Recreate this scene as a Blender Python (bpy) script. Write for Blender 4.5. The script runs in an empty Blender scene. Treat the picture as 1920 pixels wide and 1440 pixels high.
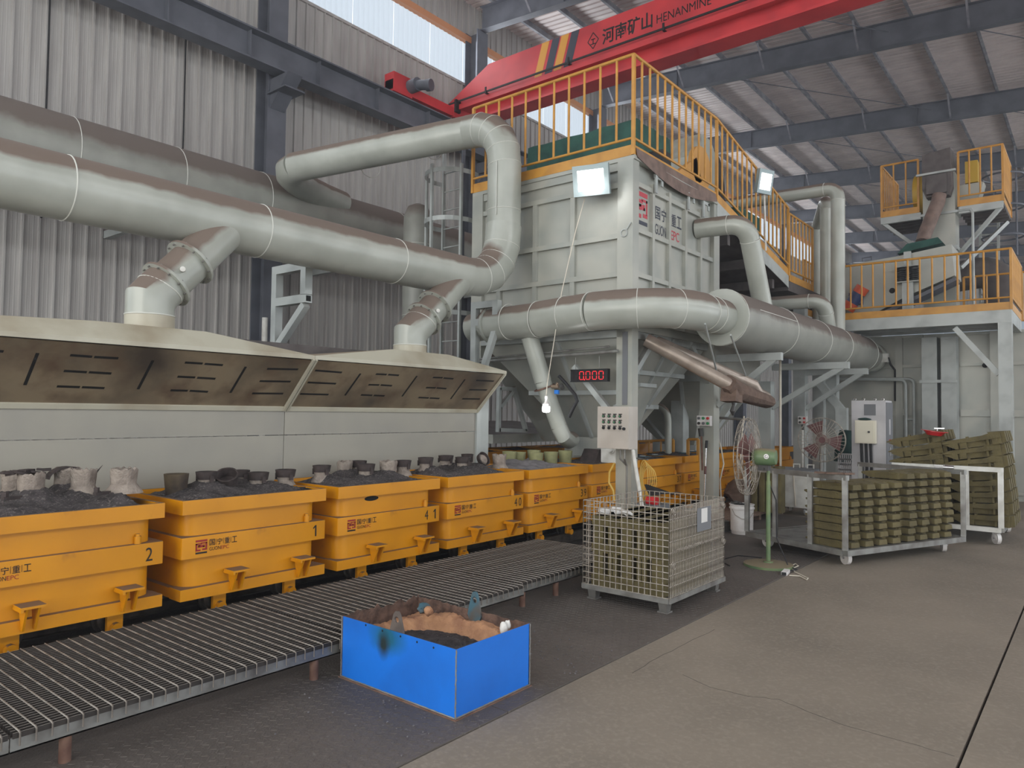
import bpy, bmesh, math, random
from mathutils import Vector as V, Matrix as M
random.seed(7)
SC = bpy.context.scene
COL = SC.collection

# ------------------------------------------------------------------ camera
F = 1363.16; YAW, PIT, ROL = .681942339, .0379690165, .0124326964; CAMH = 1.6
_cy, _sy = math.cos(YAW), math.sin(YAW)
_fw = V((_cy*math.cos(PIT), _sy*math.cos(PIT), math.sin(PIT)))
_r = V((_sy, -_cy, 0)); _u = _r.cross(_fw)
_c, _s = math.cos(ROL), math.sin(ROL)
CR, CU = _c*_r + _s*_u, -_s*_r + _c*_u
EYE = V((0, 0, CAMH))
cam = bpy.data.objects.new('camera', bpy.data.cameras.new('camera')); COL.objects.link(cam)
cam.matrix_world = M(((CR.x, CU.x, -_fw.x, 0), (CR.y, CU.y, -_fw.y, 0), (CR.z, CU.z, -_fw.z, CAMH), (0, 0, 0, 1)))
cam.data.sensor_width = 36; cam.data.lens = F/1920*36; cam.data.clip_end = 200
SC.camera = cam

# ------------------------------------------------------------------ world, lights, exposure
w = bpy.data.worlds.new('world'); SC.world = w; w.use_nodes = True
w.node_tree.nodes['Background'].inputs[0].default_value = (.86, .93, 1, 1)
w.node_tree.nodes['Background'].inputs[1].default_value = 2.4
def area(name, loc, rot, sx, sy, e, col=(1, 1, 1)):
    l = bpy.data.lights.new(name, 'AREA'); l.shape = 'RECTANGLE'; l.size = sx; l.size_y = sy; l.energy = e; l.color = col
    o = bpy.data.objects.new(name, l); COL.objects.link(o); o.location = loc; o.rotation_euler = rot; return o
R90 = math.pi/2
area('door_daylight', (-11.5, 2, 4.2), (0, -R90, 0), 8, 16, 1650, (1, .95, .88))
area('window_daylight_right', (22, -11.5, 9.8), (R90, 0, 0), 64, 1.8, 2600, (.95, .97, 1))
area('fill_light_right', (24, -11.6, 2.8), (R90, 0, 0), 60, 5.2, 1150, (.97, .98, 1))  # added fill light on the unseen right side, brightens the ceiling
area('window_daylight_left', (22, 12.5, 10.65), (-R90, 0, 0), 64, 1.1, 1300, (.92, .96, 1))
SC.view_settings.view_transform = 'Standard'; SC.view_settings.look = 'None'
SC.view_settings.exposure = -0.38; SC.view_settings.gamma = 1; SC.view_settings.use_curve_mapping = False
SC.cycles.max_bounces = 6; SC.cycles.diffuse_bounces = 4; SC.cycles.glossy_bounces = 3
SC.cycles.sample_clamp_indirect = 6

# ------------------------------------------------------------------ points seen on a plane of the hall
def ray(u, v): return CR*((u-960)/F) - CU*((v-720)/F) + _fw
def at(u, v, ax, val):
    d = ray(u, v); t = (val - EYE[ax])/d[ax]; return EYE + d*t
def PX(u, v, x): return at(u, v, 0, x)
def PY(u, v, y): return at(u, v, 1, y)
def PZ(u, v, z): return at(u, v, 2, z)

# ------------------------------------------------------------------ materials
def srgb(c):
    f = lambda x: x/12.92 if x <= .04045 else ((x+.055)/1.055)**2.4
    return (f(c[0]/255), f(c[1]/255), f(c[2]/255), 1)
MATS = {}
def mat(name, c, rough=.5, metal=0, c2=None, scale=3, lo=.4, hi=.65, dust=None, dlo=.45, dhi=.75, bump=0, bscale=40,
        c3=None, scale3=25, lo3=.6, hi3=.7, emit=0, stretch=None, coat=0):
    m = bpy.data.materials.new(name); m.use_nodes = True; nt = m.node_tree; b = nt.nodes['Principled BSDF']
    b.inputs['Roughness'].default_value = rough; b.inputs['Metallic'].default_value = metal
    if coat: b.inputs['Coat Weight'].default_value = coat; b.inputs['Coat Roughness'].default_value = .15
    N = nt.nodes.new; L = nt.links.new
    tc = N('ShaderNodeTexCoord'); vec = tc.outputs['Object']
    if stretch:
        mp = N('ShaderNodeMapping'); mp.inputs['Scale'].default_value = stretch; L(vec, mp.inputs['Vector']); vec = mp.outputs['Vector']
    col = None
    def noise(sc, lo, hi, det=6):
        n = N('ShaderNodeTexNoise'); n.inputs['Scale'].default_value = sc; n.inputs['Detail'].default_value = det; L(vec, n.inputs['Vector'])
        r = N('ShaderNodeMapRange'); r.inputs[1].default_value = lo; r.inputs[2].default_value = hi; L(n.outputs['Fac'], r.inputs[0]); return r.outputs[0]
    def mix(a, bb, fac):
        x = N('ShaderNodeMix'); x.data_type = 'RGBA'; L(fac, x.inputs['Factor'])
        if a is None: x.inputs[6].default_value = srgb(c)
        else: L(a, x.inputs[6])
        x.inputs[7].default_value = srgb(bb); return x.outputs[2]
    if c2: col = mix(col, c2, noise(scale, lo, hi))
    if c3: col = mix(col, c3, noise(scale3, lo3, hi3))
    if dust:                                   # settled dust, on the grating a paler tone, where surfaces face up
        g = N('ShaderNodeNewGeometry'); sx = N('ShaderNodeSeparateXYZ'); L(g.outputs['Normal'], sx.inputs[0])
        n = N('ShaderNodeTexNoise'); n.inputs['Scale'].default_value = 4; n.inputs['Detail'].default_value = 5; L(vec, n.inputs['Vector'])
        ad = N('ShaderNodeMath'); ad.operation = 'MULTIPLY_ADD'; L(n.outputs['Fac'], ad.inputs[0]); ad.inputs[1].default_value = .35; L(sx.outputs['Z'], ad.inputs[2])
        r = N('ShaderNodeMapRange'); r.inputs[1].default_value = dlo+.17; r.inputs[2].default_value = dhi+.17; L(ad.outputs[0], r.inputs[0])
        col = mix(col, dust, r.outputs[0])
        rr = N('ShaderNodeMapRange'); L(r.outputs[0], rr.inputs[0]); rr.inputs[3].default_value = rough; rr.inputs[4].default_value = .9; L(rr.outputs[0], b.inputs['Roughness'])
    if col is None: b.inputs['Base Color'].default_value = srgb(c)
    else: L(col, b.inputs['Base Color'])
    if bump:
        n = N('ShaderNodeTexNoise'); n.inputs['Scale'].default_value = bscale; n.inputs['Detail'].default_value = 5; L(vec, n.inputs['Vector'])
        bp = N('ShaderNodeBump'); bp.inputs['Strength'].default_value = bump; bp.inputs['Distance'].default_value = .02; L(n.outputs['Fac'], bp.inputs['Height']); L(bp.outputs[0], b.inputs['Normal'])
    if emit:
        b.inputs['Emission Color'].default_value = srgb(c); b.inputs['Emission Strength'].default_value = emit
    MATS[name] = m; return m

DUST = (122, 108, 98)
mat('concrete', (140, 129, 115), .75, 0, (121, 112, 100), .9, .35, .7, c3=(150, 139, 125), scale3=40, lo3=.48, hi3=.85, bump=.12, bscale=30, coat=0)
mat('tread_steel', (102, 94, 88), .65, .05, (82, 76, 71), 1.3, .35, .7, c3=(120, 114, 108), scale3=35, lo3=.62, hi3=.75, bump=.25, bscale=70)
mat('dark_ground', (52, 48, 46), .9, 0, (36, 33, 32), 2, bump=.3)
mat('wall_sheet', (186, 183, 179), .55, .0, (164, 160, 157), 1.2, .35, .7, stretch=(6, 6, .5))
mat('steel_dark', (104, 107, 116), .6, .05, (88, 91, 100), 2)
mat('roof_sheet', (224, 212, 208), .5, .0, (204, 192, 190), 1.5)  # pinkish light on the roof is put into this tint
mat('purlin_steel', (146, 146, 152), .55, .0, (98, 99, 108), 3)
mat('orange_girt', (205, 140, 95), .6)
mat('crane_red', (214, 62, 66), .45, 0, (190, 52, 58), 1.5)
mat('pipe_grey', (178, 181, 172), .32, .05, (160, 163, 154), 2.2, .4, .7, dust=DUST, dlo=.3, dhi=.46)
mat('pipe_dusty', (152, 153, 145), .4, .05, (136, 137, 130), 2.2, .4, .7, dust=(112, 102, 95), dlo=.12, dhi=.36)
mat('box_grey', (176, 176, 166), .38, .05, (150, 154, 148), 1.6, .4, .7, dust=DUST, dlo=.6, dhi=.9)
mat('frame_grey', (176, 181, 178), .4, .05, (152, 156, 154), 3, .45, .7, dust=DUST, dlo=.6, dhi=.9)
mat('hood_cream', (186, 182, 164), .45, 0, (150, 138, 116), 1.4, .5, .75, dust=(150, 134, 112), dlo=.75, dhi=1.0)
mat('hood_sooty', (138, 122, 98), .6, 0, (70, 60, 50), 1.5, .45, .72, c3=(96, 76, 58), scale3=4, lo3=.5, hi3=.75)
mat('weld', (205, 206, 198), .5)
mat('slot_black', (14, 13, 12), .9)
mat('wagon_yellow', (214, 143, 0), .4, 0, (198, 130, 0), 1.8, .4, .7, dust=(124, 96, 70), dlo=.72, dhi=.92, c3=(168, 108, 22), scale3=7, lo3=.66, hi3=.8)
mat('rail_yellow', (204, 148, 62), .45, 0, (184, 130, 52), 4, dust=(124, 96, 66), dlo=.75, dhi=1)
mat('wheel_steel', (92, 84, 76), .5, .6, (60, 54, 50), 8)
mat('sand_dark', (88, 82, 82), .95, 0, (58, 54, 54), 12, .35, .65, c3=(120, 112, 110), scale3=60, lo3=.55, hi3=.65, bump=.9, bscale=120)
mat('sand_grey', (128, 124, 126), .95, 0, (100, 96, 98), 12, .35, .65, bump=.8, bscale=120)
mat('sleeve_sand', (160, 149, 138), .95, 0, (128, 117, 108), 9, .4, .65, bump=.8, bscale=45)
mat('sleeve_dark', (70, 60, 58), .8, 0, (48, 41, 40), 10, bump=.3)
mat('sleeve_green', (146, 146, 104), .8, 0, (122, 122, 86), 8)
mat('sleeve_burnt', (92, 80, 60), .8, 0, (56, 46, 40), 6)
mat('ink_black', (22, 18, 18), .6)
mat('ink_red', (150, 38, 34), .6)
mat('logo_red', (190, 70, 80), .6)
mat('logo_navy', (62, 66, 78), .6)
mat('stripe_yellow', (225, 160, 60), .5)
mat('galv', (150, 150, 146), .45, .5, (112, 108, 104), 6, .4, .7)
mat('grate_steel', (156, 150, 142), .5, .35, (112, 104, 96), 8)
mat('grate_dark', (58, 52, 48), .7, .1, (44, 40, 38), 8, dust=(150, 144, 136), dlo=.5, dhi=.6)  # dark bars, paler on the faces that point up
mat('rust', (126, 97, 82), .8, .1, (96, 68, 58), 9)
mat('blue_paint', (18, 112, 214), .42, 0, (20, 98, 190), 2.2, .45, .75)
mat('scorch', (40, 58, 52), .7, 0, (24, 30, 30), 9)
mat('rim_rust', (112, 88, 76), .8, .2, (72, 56, 50), 14, bump=.5)
mat('lug_teal', (62, 98, 112), .6, .1, (88, 82, 76), 7, .45, .65)
mat('lug_brown', (104, 94, 88), .6, .2, (80, 72, 68), 8)
mat('clay', (186, 140, 104), .95, 0, (150, 108, 82), 9, bump=.9, bscale=30)
mat('slag', (72, 72, 76), .6, .3, (44, 44, 48), 14, .4, .6, c3=(150, 148, 150), scale3=50, lo3=.66, hi3=.72, bump=.8, bscale=50)
mat('olive', (104, 94, 60), .85, 0, (84, 76, 48), 7, .4, .7, bump=.25, bscale=60)
mat('olive_dark', (92, 80, 48), .85, 0, (76, 66, 40), 7, bump=.25, bscale=60)
mat('wire', (176, 168, 156), .45, .3, (128, 120, 110), 20)
mat('white_paint', (226, 226, 220), .45, 0, (200, 198, 190), 6)
mat('cream_box', (226, 220, 200), .45)
mat('cab_grey', (196, 194, 196), .45, 0, (180, 178, 180), 3)
mat('cab_beige', (198, 190, 180), .45, 0, (186, 178, 168), 3)
mat('panel_beige', (158, 154, 142), .5, .05, (146, 143, 134), 1.2)
mat('cab_dark', (110, 112, 116), .5)
mat('plastic_white', (232, 230, 228), .5, 0, (208, 202, 198), 5)
mat('rubber', (34, 34, 36), .7)
mat('black_plastic', (28, 28, 30), .5)
mat('fan_green', (118, 134, 92), .4, 0, (92, 118, 86), 4, dust=(128, 116, 92), dlo=.6, dhi=.9)
mat('fan_red', (98, 62, 60), .7)
mat('fan_maroon', (112, 70, 66), .6, 0, (90, 60, 56), 6)
mat('chrome', (200, 200, 200), .25, .9)
mat('cord_yellow', (214, 178, 90), .5)
mat('cord_white', (214, 206, 190), .6)
mat('hose_dark', (66, 64, 62), .6)
mat('insul', (172, 158, 146), .35, .35, (150, 136, 124), 5)
mat('cloth_brown', (112, 92, 80), .9, 0, (92, 74, 64), 8, bump=.5, bscale=30)
mat('tarp', (50, 94, 84), .8, 0, (38, 76, 68), 5, bump=.5, bscale=8)
mat('cloth_green', (38, 70, 66), .9, 0, (28, 54, 52), 8)
mat('wood', (132, 108, 92), .8, 0, (104, 84, 72), 6, stretch=(1, 8, 8))
mat('red_enamel', (205, 32, 38), .25, coat=.5)
mat('motor_orange', (206, 84, 44), .45)
mat('motor_blue', (48, 62, 104), .5)
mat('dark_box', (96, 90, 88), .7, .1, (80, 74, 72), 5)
mat('rust_pipe', (128, 108, 98), .75, 0, (104, 86, 78), 6)
mat('motor_yellow', (196, 160, 44), .5)
mat('guard_orange', (214, 160, 88), .55)
mat('green_lens', (60, 140, 90), .4)
mat('red_lens', (196, 52, 52), .4)
mat('lamp_housing', (150, 164, 166), .4, .3)
mat('glow_white', (255, 255, 255), .5, emit=6)
mat('glow_far', (255, 255, 255), .5, emit=10)
mat('glow_red', (255, 40, 50), .5, emit=2.2)
mat('display_dim', (48, 14, 16), .5)
mat('blue_valve', (40, 120, 210), .5)
mat('valve_metal', (160, 140, 120), .4, .6)
mat('paper', (214, 212, 208), .8)
def scorched(name, base, pts):
    m = MATS[base].copy(); m.name = name; nt = m.node_tree; N = nt.nodes.new; L = nt.links.new; bs = nt.nodes['Principled BSDF']
    src = bs.inputs['Base Color'].links[0].from_socket; g = N('ShaderNodeNewGeometry'); nz = N('ShaderNodeTexNoise'); nz.inputs['Scale'].default_value = 9; L(g.outputs['Position'], nz.inputs['Vector'])
    for p, sc, col, r0, r1 in pts:
        s1 = N('ShaderNodeVectorMath'); s1.operation = 'SUBTRACT'; L(g.outputs['Position'], s1.inputs[0]); s1.inputs[1].default_value = p
        s2 = N('ShaderNodeVectorMath'); s2.operation = 'MULTIPLY'; L(s1.outputs[0], s2.inputs[0]); s2.inputs[1].default_value = sc
        ln = N('ShaderNodeVectorMath'); ln.operation = 'LENGTH'; L(s2.outputs[0], ln.inputs[0])
        ad = N('ShaderNodeMath'); ad.operation = 'MULTIPLY_ADD'; L(nz.outputs['Fac'], ad.inputs[0]); ad.inputs[1].default_value = .5; L(ln.outputs['Value'], ad.inputs[2])
        mr = N('ShaderNodeMapRange'); mr.inputs[1].default_value = r1+.25; mr.inputs[2].default_value = r0+.25; L(ad.outputs[0], mr.inputs[0])
        mx = N('ShaderNodeMix'); mx.data_type = 'RGBA'; L(mr.outputs[0], mx.inputs['Factor']); L(src, mx.inputs[6]); mx.inputs[7].default_value = srgb(col); src = mx.outputs[2]
    L(src, bs.inputs['Base Color']); MATS[name] = m
def glass_sheet():
    m = bpy.data.materials.new('window_sheet'); m.use_nodes = True; nt = m.node_tree; b = nt.nodes['Principled BSDF']
    t = nt.nodes.new('ShaderNodeBsdfTranslucent'); t.inputs[0].default_value = (.5, .53, .56, 1)
    mx = nt.nodes.new('ShaderNodeMixShader'); mx.inputs[0].default_value = .8
    b.inputs['Base Color'].default_value = (.8, .85, .9, 1); b.inputs['Roughness'].default_value = .4
    nt.links.new(b.outputs[0], mx.inputs[1]); nt.links.new(t.outputs[0], mx.inputs[2]); nt.links.new(mx.outputs[0], nt.nodes['Material Output'].inputs[0])
    MATS['window_sheet'] = m
glass_sheet()

# ------------------------------------------------------------------ mesh builder
class MB:
    def __init__(s): s.v = []; s.f = []
    def add(s, vs, fs):
        n = len(s.v); s.v += [V(p) for p in vs]; s.f += [tuple(i+n for i in f) for f in fs]; return s
    def box(s, c, d, rz=0, rot=None):
        h = V(d)*.5; R = rot if rot is not None else M.Rotation(rz, 3, 'Z'); c = V(c)
        vs = [c + R @ V((x*h.x, y*h.y, z*h.z)) for z in (-1, 1) for x, y in ((-1, -1), (1, -1), (1, 1), (-1, 1))]
        return s.add(vs, [(3, 2, 1, 0), (4, 5, 6, 7), (0, 1, 5, 4), (1, 2, 6, 5), (2, 3, 7, 6), (3, 0, 4, 7)])
    def bb(s, lo, hi): lo, hi = V(lo), V(hi); return s.box((lo+hi)/2, [abs(a) for a in hi-lo])
    def bar(s, a, b, wd, ht, up=(0, 0, 1)):
        a, b = V(a), V(b); z = (b-a); L = z.length; z.normalize(); up = V(up)
        if abs(z.dot(up)) > .99: up = V((1, 0, 0))
        x = z.cross(up).normalized(); y = x.cross(z)
        R = M((x, z, y)).transposed()
        return s.box((a+b)/2, (wd, L, ht), rot=R)
    def hull(s, lo, hi):                     # 4 pts bottom, 4 pts top
        return s.add(list(lo)+list(hi), [(3, 2, 1, 0), (4, 5, 6, 7), (0, 1, 5, 4), (1, 2, 6, 5), (2, 3, 7, 6), (3, 0, 4, 7)])
    def prism(s, pts, d):
        n = len(pts); d = V(d); pts = [V(p) for p in pts]
        return s.add(pts+[p+d for p in pts], [tuple(range(n-1, -1, -1)), tuple(range(n, 2*n))]+[(i, (i+1) % n, n+(i+1) % n, n+i) for i in range(n)])
    def cyl(s, a, b, r, r2=None, n=16, caps=True):
        a, b = V(a), V(b); r2 = r if r2 is None else r2; z = (b-a).normalized(); x = z.orthogonal().normalized(); y = z.cross(x)
        vs = []
        for p, q in ((a, r), (b, r2)): vs += [p + q*(math.cos(2*math.pi*i/n)*x + math.sin(2*math.pi*i/n)*y) for i in range(n)]
        fs = [(i, (i+1) % n, n+(i+1) % n, n+i) for i in range(n)]
        if caps: fs += [tuple(range(n-1, -1, -1)), tuple(range(n, 2*n))]
        return s.add(vs, fs)
    def tube(s, pts, r, n=12, caps=True, closed=False):
        pts = [V(p) for p in pts]; m = len(pts); rr = r if isinstance(r, (list, tuple)) else [r]*m
        vs = []; xp = None
        for i, p in enumerate(pts):
            a = pts[i-1] if (i or closed) else p; b = pts[(i+1) % m] if (i < m-1 or closed) else p
            d1 = (p-a); d2 = (b-p)
            d1 = d1.normalized() if d1.length > 1e-9 else V(); d2 = d2.normalized() if d2.length > 1e-9 else V()
            z = (d1+d2).normalized(); sc = 1
            if d1.length and d2.length: sc = 1/max(.5, d1.dot(z))
            x = (z.orthogonal() if xp is None else xp - z*xp.dot(z)).normalized(); xp = x; y = z.cross(x)
            bend = (d2-d1); bend = bend.normalized() if bend.length > 1e-4 else None
            for k in range(n):
                o = (math.cos(2*math.pi*k/n)*x + math.sin(2*math.pi*k/n)*y)*rr[i]
                if bend and sc > 1.001: o = o + bend*(o.dot(bend))*(sc-1)
                vs.append(p+o)
        fs = [(i*n+k, i*n+(k+1) % n, ((i+1) % m)*n+(k+1) % n, ((i+1) % m)*n+k) for i in range(m if closed else m-1) for k in range(n)]
        if caps and not closed: fs += [tuple(range(n-1, -1, -1)), tuple(range((m-1)*n, m*n))]
        return s.add(vs, fs)
    def lathe(s, prof, c=(0, 0, 0), n=20, axis=None, jit=0):
        c = V(c); R = M.Identity(3)
        if axis is not None: R = V((0, 0, 1)).rotation_difference(V(axis)).to_matrix()
        m = len(prof); vs = []
        for r, z in prof:
            for k in range(n):
                j = 1 + (random.uniform(-jit, jit) if jit else 0)
                vs.append(c + R @ V((r*j*math.cos(2*math.pi*k/n), r*j*math.sin(2*math.pi*k/n), z)))
        fs = [(i*n+k, i*n+(k+1) % n, (i+1)*n+(k+1) % n, (i+1)*n+k) for i in range(m-1) for k in range(n)]
        if prof[0][0] > 0: fs.append(tuple(range(n-1, -1, -1)))
        if prof[-1][0] > 0: fs.append(tuple(range((m-1)*n, m*n)))
        return s.add(vs, fs)
    def rbox(s, x0, x1, y0, y1, z0, z1, r, n=5):    # upright box with rounded vertical corners
        pts = []
        for cx, cy, a0 in ((x1-r, y1-r, 0), (x0+r, y1-r, 90), (x0+r, y0+r, 180), (x1-r, y0+r, 270)):
            for i in range(n+1):
                a = math.radians(a0+90*i/n); pts.append((cx+r*math.cos(a), cy+r*math.sin(a), z0))
        return s.prism(pts, (0, 0, z1-z0))
    def frame(s, x0, x1, y0, y1, z0, z1, t):        # open-topped ring of four walls
        s.bb((x0, y0, z0), (x1, y0+t, z1)); s.bb((x0, y1-t, z0), (x1, y1, z1)); s.bb((x0, y0+t, z0), (x0+t, y1-t, z1)); return s.bb((x1-t, y0+t, z0), (x1, y1-t, z1))
    def torus(s, c, axis, R_, r, n=28, k=8):
        c = V(c); z = V(axis).normalized(); x = z.orthogonal().normalized(); y = z.cross(x)
        return s.tube([c+R_*(math.cos(2*math.pi*i/n)*x+math.sin(2*math.pi*i/n)*y) for i in range(n)], r, k, closed=True)
    def mesh(s, name, smooth=True, org=None):
        me = bpy.data.meshes.new(name)
        if org is None:
            lo = V([min(p[i] for p in s.v) for i in range(3)]); hi = V([max(p[i] for p in s.v) for i in range(3)]); org = (lo+hi)/2
        me.from_pydata([tuple(p-org) for p in s.v], [], s.f)
        bm = bmesh.new(); bm.from_mesh(me); bmesh.ops.recalc_face_normals(bm, faces=bm.faces); bm.to_mesh(me); bm.free()
        if smooth:
            me.polygons.foreach_set('use_smooth', [True]*len(me.polygons)); me.set_sharp_from_angle(angle=math.radians(38))
        return me, org

def obj(name, me, m, parent=None, loc=(0, 0, 0)):
    o = bpy.data.objects.new(name, me); COL.objects.link(o)
    if m is not None and not me.materials: me.materials.append(MATS[m])
    o.location = V(loc)
    if parent is not None: o.parent = parent
    return o
ORG = {}
def worg(p):
    q = V((0, 0, 0))
    while p is not None: q = q + p.location; p = p.parent
    return q
def part(name, mb, m, parent=None, label=None, kind=None):
    me, org = mb.mesh(name); o = obj(name, me, m, parent, org - worg(parent))
    if label: o['label'] = label
    if kind: o['kind'] = kind
    return o
def tag(o, label, cat, group=None, kind=None):
    o['label'] = label; o['category'] = cat
    if group: o['group'] = group
    if kind: o['kind'] = kind
    return o
def thing(name, label, cat, loc=(0, 0, 0), group=None):
    o = bpy.data.objects.new(name, None); COL.objects.link(o); o.empty_display_size = .1; o.location = V(loc)
    return tag(o, label, cat, group)
def solo(name, mb, m, label, cat, group=None, kind=None): return tag(part(name, mb, m), label, cat, group, kind)
def struct(name, mb=None, m=None, loc=(0, 0, 0)):
    if mb is None:
        o = bpy.data.objects.new(name, None); COL.objects.link(o); o.location = V(loc)
    else: o = part(name, mb, m)
    o['kind'] = 'structure'; return o
def copy_tree(o, parent=None):
    c = o.copy(); COL.objects.link(c); c.parent = parent
    for ch in list(o.children): copy_tree(ch, c)
    return c
def inst(o, loc, parent=None):
    c = o.copy(); COL.objects.link(c); c.location = V(loc)
    if parent is not None: c.parent = parent
    return c

# lettering: a flat text turned into a mesh, cached by string
TXT = {}
def text_me(s, bold=0):
    k = (s, bold)
    if k not in TXT:
        cu = bpy.data.curves.new('lettering', 'FONT'); cu.body = s; cu.size = 1; cu.resolution_u = 3; cu.offset = bold
        o = bpy.data.objects.new('tmp', cu); COL.objects.link(o); dg = bpy.context.evaluated_depsgraph_get()
        me = bpy.data.meshes.new_from_object(o.evaluated_get(dg)); bpy.data.objects.remove(o); bpy.data.curves.remove(cu)
        TXT[k] = me
    return TXT[k]
def text(name, s, m, p, right, up, height, parent, width=None, bold=None):
    """letters with their lower left corner at p, in the plane of right and up"""
    src = text_me(s, bold or 0); me = src.copy(); me.name = name
    xs = [v.co.x for v in me.vertices]; ys = [v.co.y for v in me.vertices]
    x0, x1, y0, y1 = min(xs), max(xs), min(ys), max(ys)
    sy = height/(y1-y0); sx = sy if width is None else width/(x1-x0)
    R_, U_ = V(right).normalized(), V(up).normalized(); p = V(p)
    c = p + R_*(x1-x0)*sx/2 + U_*height/2
    for v in me.vertices: v.co = p + R_*(v.co.x-x0)*sx + U_*(v.co.y-y0)*sy - c
    me.materials.clear()
    return obj(name, me, m, parent, c - worg(parent))
def emblem(p, right, up, wd, ht, parent, reds='ink_red', dark='ink_black'):
    R_, U_ = V(right).normalized(), V(up).normalized(); n = R_.cross(U_); p = V(p)
    a = MB()
    for x0, x1, y0, y1 in ((0, 1, .86, 1), (0, .55, .66, .76), (.45, 1, .72, .8), (0, .13, .3, .76), (.87, 1, .34, .8), (.22, .6, .54, .62), (.4, .78, .46, .54),
                           (.22, .4, .44, .62), (.62, .78, .46, .64), (0, .42, .2, .32), (.58, 1, .24, .36)):
        q = [p+R_*wd*x+U_*ht*y for x, y in ((x0, y0), (x1, y0), (x1, y1), (x0, y1))]; a.prism(q, n*.0015)
    part('emblem', a, reds, parent)
    b = MB(); b.prism([p+R_*wd*x+U_*ht*y for x, y in ((0, 0), (1, 0), (1, .12), (0, .12))], n*.0015)
    part('emblem_bar', b, dark, parent)

# ================================================================== THE HALL
fl = MB(); fl.bb((-14, -12, -.3), (60, 13.2, -.03)); floor = struct('floor', fl, 'dark_ground')
for y0, y1 in ((-12, .53), (.545, 2.468)):                       # two bays of concrete with an open joint between
    for x0, x1 in ((-14, 30),):
        s = MB(); s.bb((x0, y0, -.03), (x1, y1, 0)); part('concrete_slab', s, 'concrete', floor)
s = MB(); s.bb((-14, 4.9, -.03), (60, 13.2, -.004)); part('track_bed', s, 'dark_ground', floor)
s = MB(); s.bb((11.8, 2.475, -.03), (60, 4.9, 0)); part('concrete_slab', s, 'concrete', floor)
s = MB(); s.bb((30, -12, -.03), (60, 2.475, 0)); part('concrete_slab', s, 'concrete', floor)
for i, (x0, x1) in enumerate(((-3, .2), (.2, 3.05), (3.05, 5.9), (5.9, 8.75), (8.75, 11.8))):
    s = MB(); s.bb((x0+.003, 2.476, -.03), (x1-.003, 4.897, .006))
    o = part('tread_plate', s, 'tread_steel', floor)
    m_ = MB()
    if i in (1, 2, 3):                                            # raised lozenges of the chequer pattern, nearest plates only
        nx, ny = (int((x1-x0-.1)/.06), 36 if i < 3 else 22)
        for a in range(nx):
            for b in range(ny):
                c = (x0+.06+a*.06, 2.5+b*.034, .0065)
                m_.box(c, (.03, .006, .0026), rz=.785 if (a+b) % 2 else -.785)
        part('tread_pattern', m_, 'tread_steel', o, kind='stuff')

for pts in (((1280, 1265), (1330, 1288), (1400, 1305), (1460, 1311), (1530, 1340), (1590, 1362), (1700, 1392), (1790, 1418)), ((1185, 1262), (1230, 1235), (1285, 1207), (1340, 1180))):
    q = [PZ(u, v, .0004) for u, v in pts]; c = MB()
    for k in range(len(q)-1):
        for j in range(4):
            a0, a1 = q[k].lerp(q[k+1], j/4), q[k].lerp(q[k+1], (j+1)/4); jt = V((.006*math.sin(7*k+3*j), .006*math.cos(5*k+2*j), 0)); c.bar(a0+jt*(j > 0), a1+V((.006*math.sin(7*k+3*j+3), .006*math.cos(5*k+2*j+2), 0))*(j < 3), .0026, .0006)
    part('crack', c, 'dark_ground', floor)
# ---- left wall: ribbed sheets, window strip, columns
YW, YC = 12.75, 12.3
wall = struct('wall_left', loc=(0, YW, 0))
def rib_sheet(z0, z1):
    b = MB(); pts = []
    for k in range(4):
        x = k*.225
        pts += [(x, 0), (x+.06, 0), (x+.065, -.003), (x+.075, -.003), (x+.08, 0), (x+.12, 0), (x+.125, -.003), (x+.135, -.003), (x+.14, 0), (x+.182, 0), (x+.19, -.038), (x+.216, -.038), (x+.225, 0)]
    n = len(pts); vs = [(x, y, z) for z in (z0, z1) for x, y in pts]
    b.add(vs, [(i, i+1, n+i+1, n+i) for i in range(n-1)]); return b
for z0, z1 in ((-.03, 10.07), (11.24, 12.6)):
    me, org = rib_sheet(z0, z1).mesh('wall_panel', smooth=False)
    for k in range(68): obj('wall_panel', me, 'wall_sheet', wall, org + V((-1.8+.9*k, 0, 0)) )
for k, (x0, x1) in enumerate(((-1.8, 1.6), (1.6, 7.6), (7.6, 13.55), (13.55, 19.4), (19.4, 25.4), (25.4, 31.4), (31.4, 37.4), (37.4, 59))):
    wn = struct('window_%d' % (k+1), loc=((x0+x1)/2, YW, 10.65))
    n = int((x1-x0)/1.02)
    for j in range(n):                                            # corrugated translucent sheets
        a0 = x0+(x1-x0)*j/n; a1 = x0+(x1-x0)*(j+1)/n-.012; b = MB(); m2 = 16
        vs = [(a0+(a1-a0)*i/m2, YW+.03+.03*(i % 2), z) for z in (10.07, 11.24) for i in range(m2+1)]
        b.add(vs, [(i, i+1, m2+2+i, m2+1+i) for i in range(m2)]); part('translucent_sheet', b, 'window_sheet', wn)
    b = MB(); b.bb((x0, YW-.09, 11.2), (x1, YW+.05, 11.36)); part('head_girt', b, 'orange_girt', wn)
    b = MB(); b.bb((x0, YW-.05, 10.03), (x1, YW+.05, 10.09)); part('sill', b, 'wall_sheet', wn)
XCOL = [1.85, 7.83, 13.75, 19.6, 25.5, 31.5, 37.5, 43.5, 49.5, 55.5]
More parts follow.
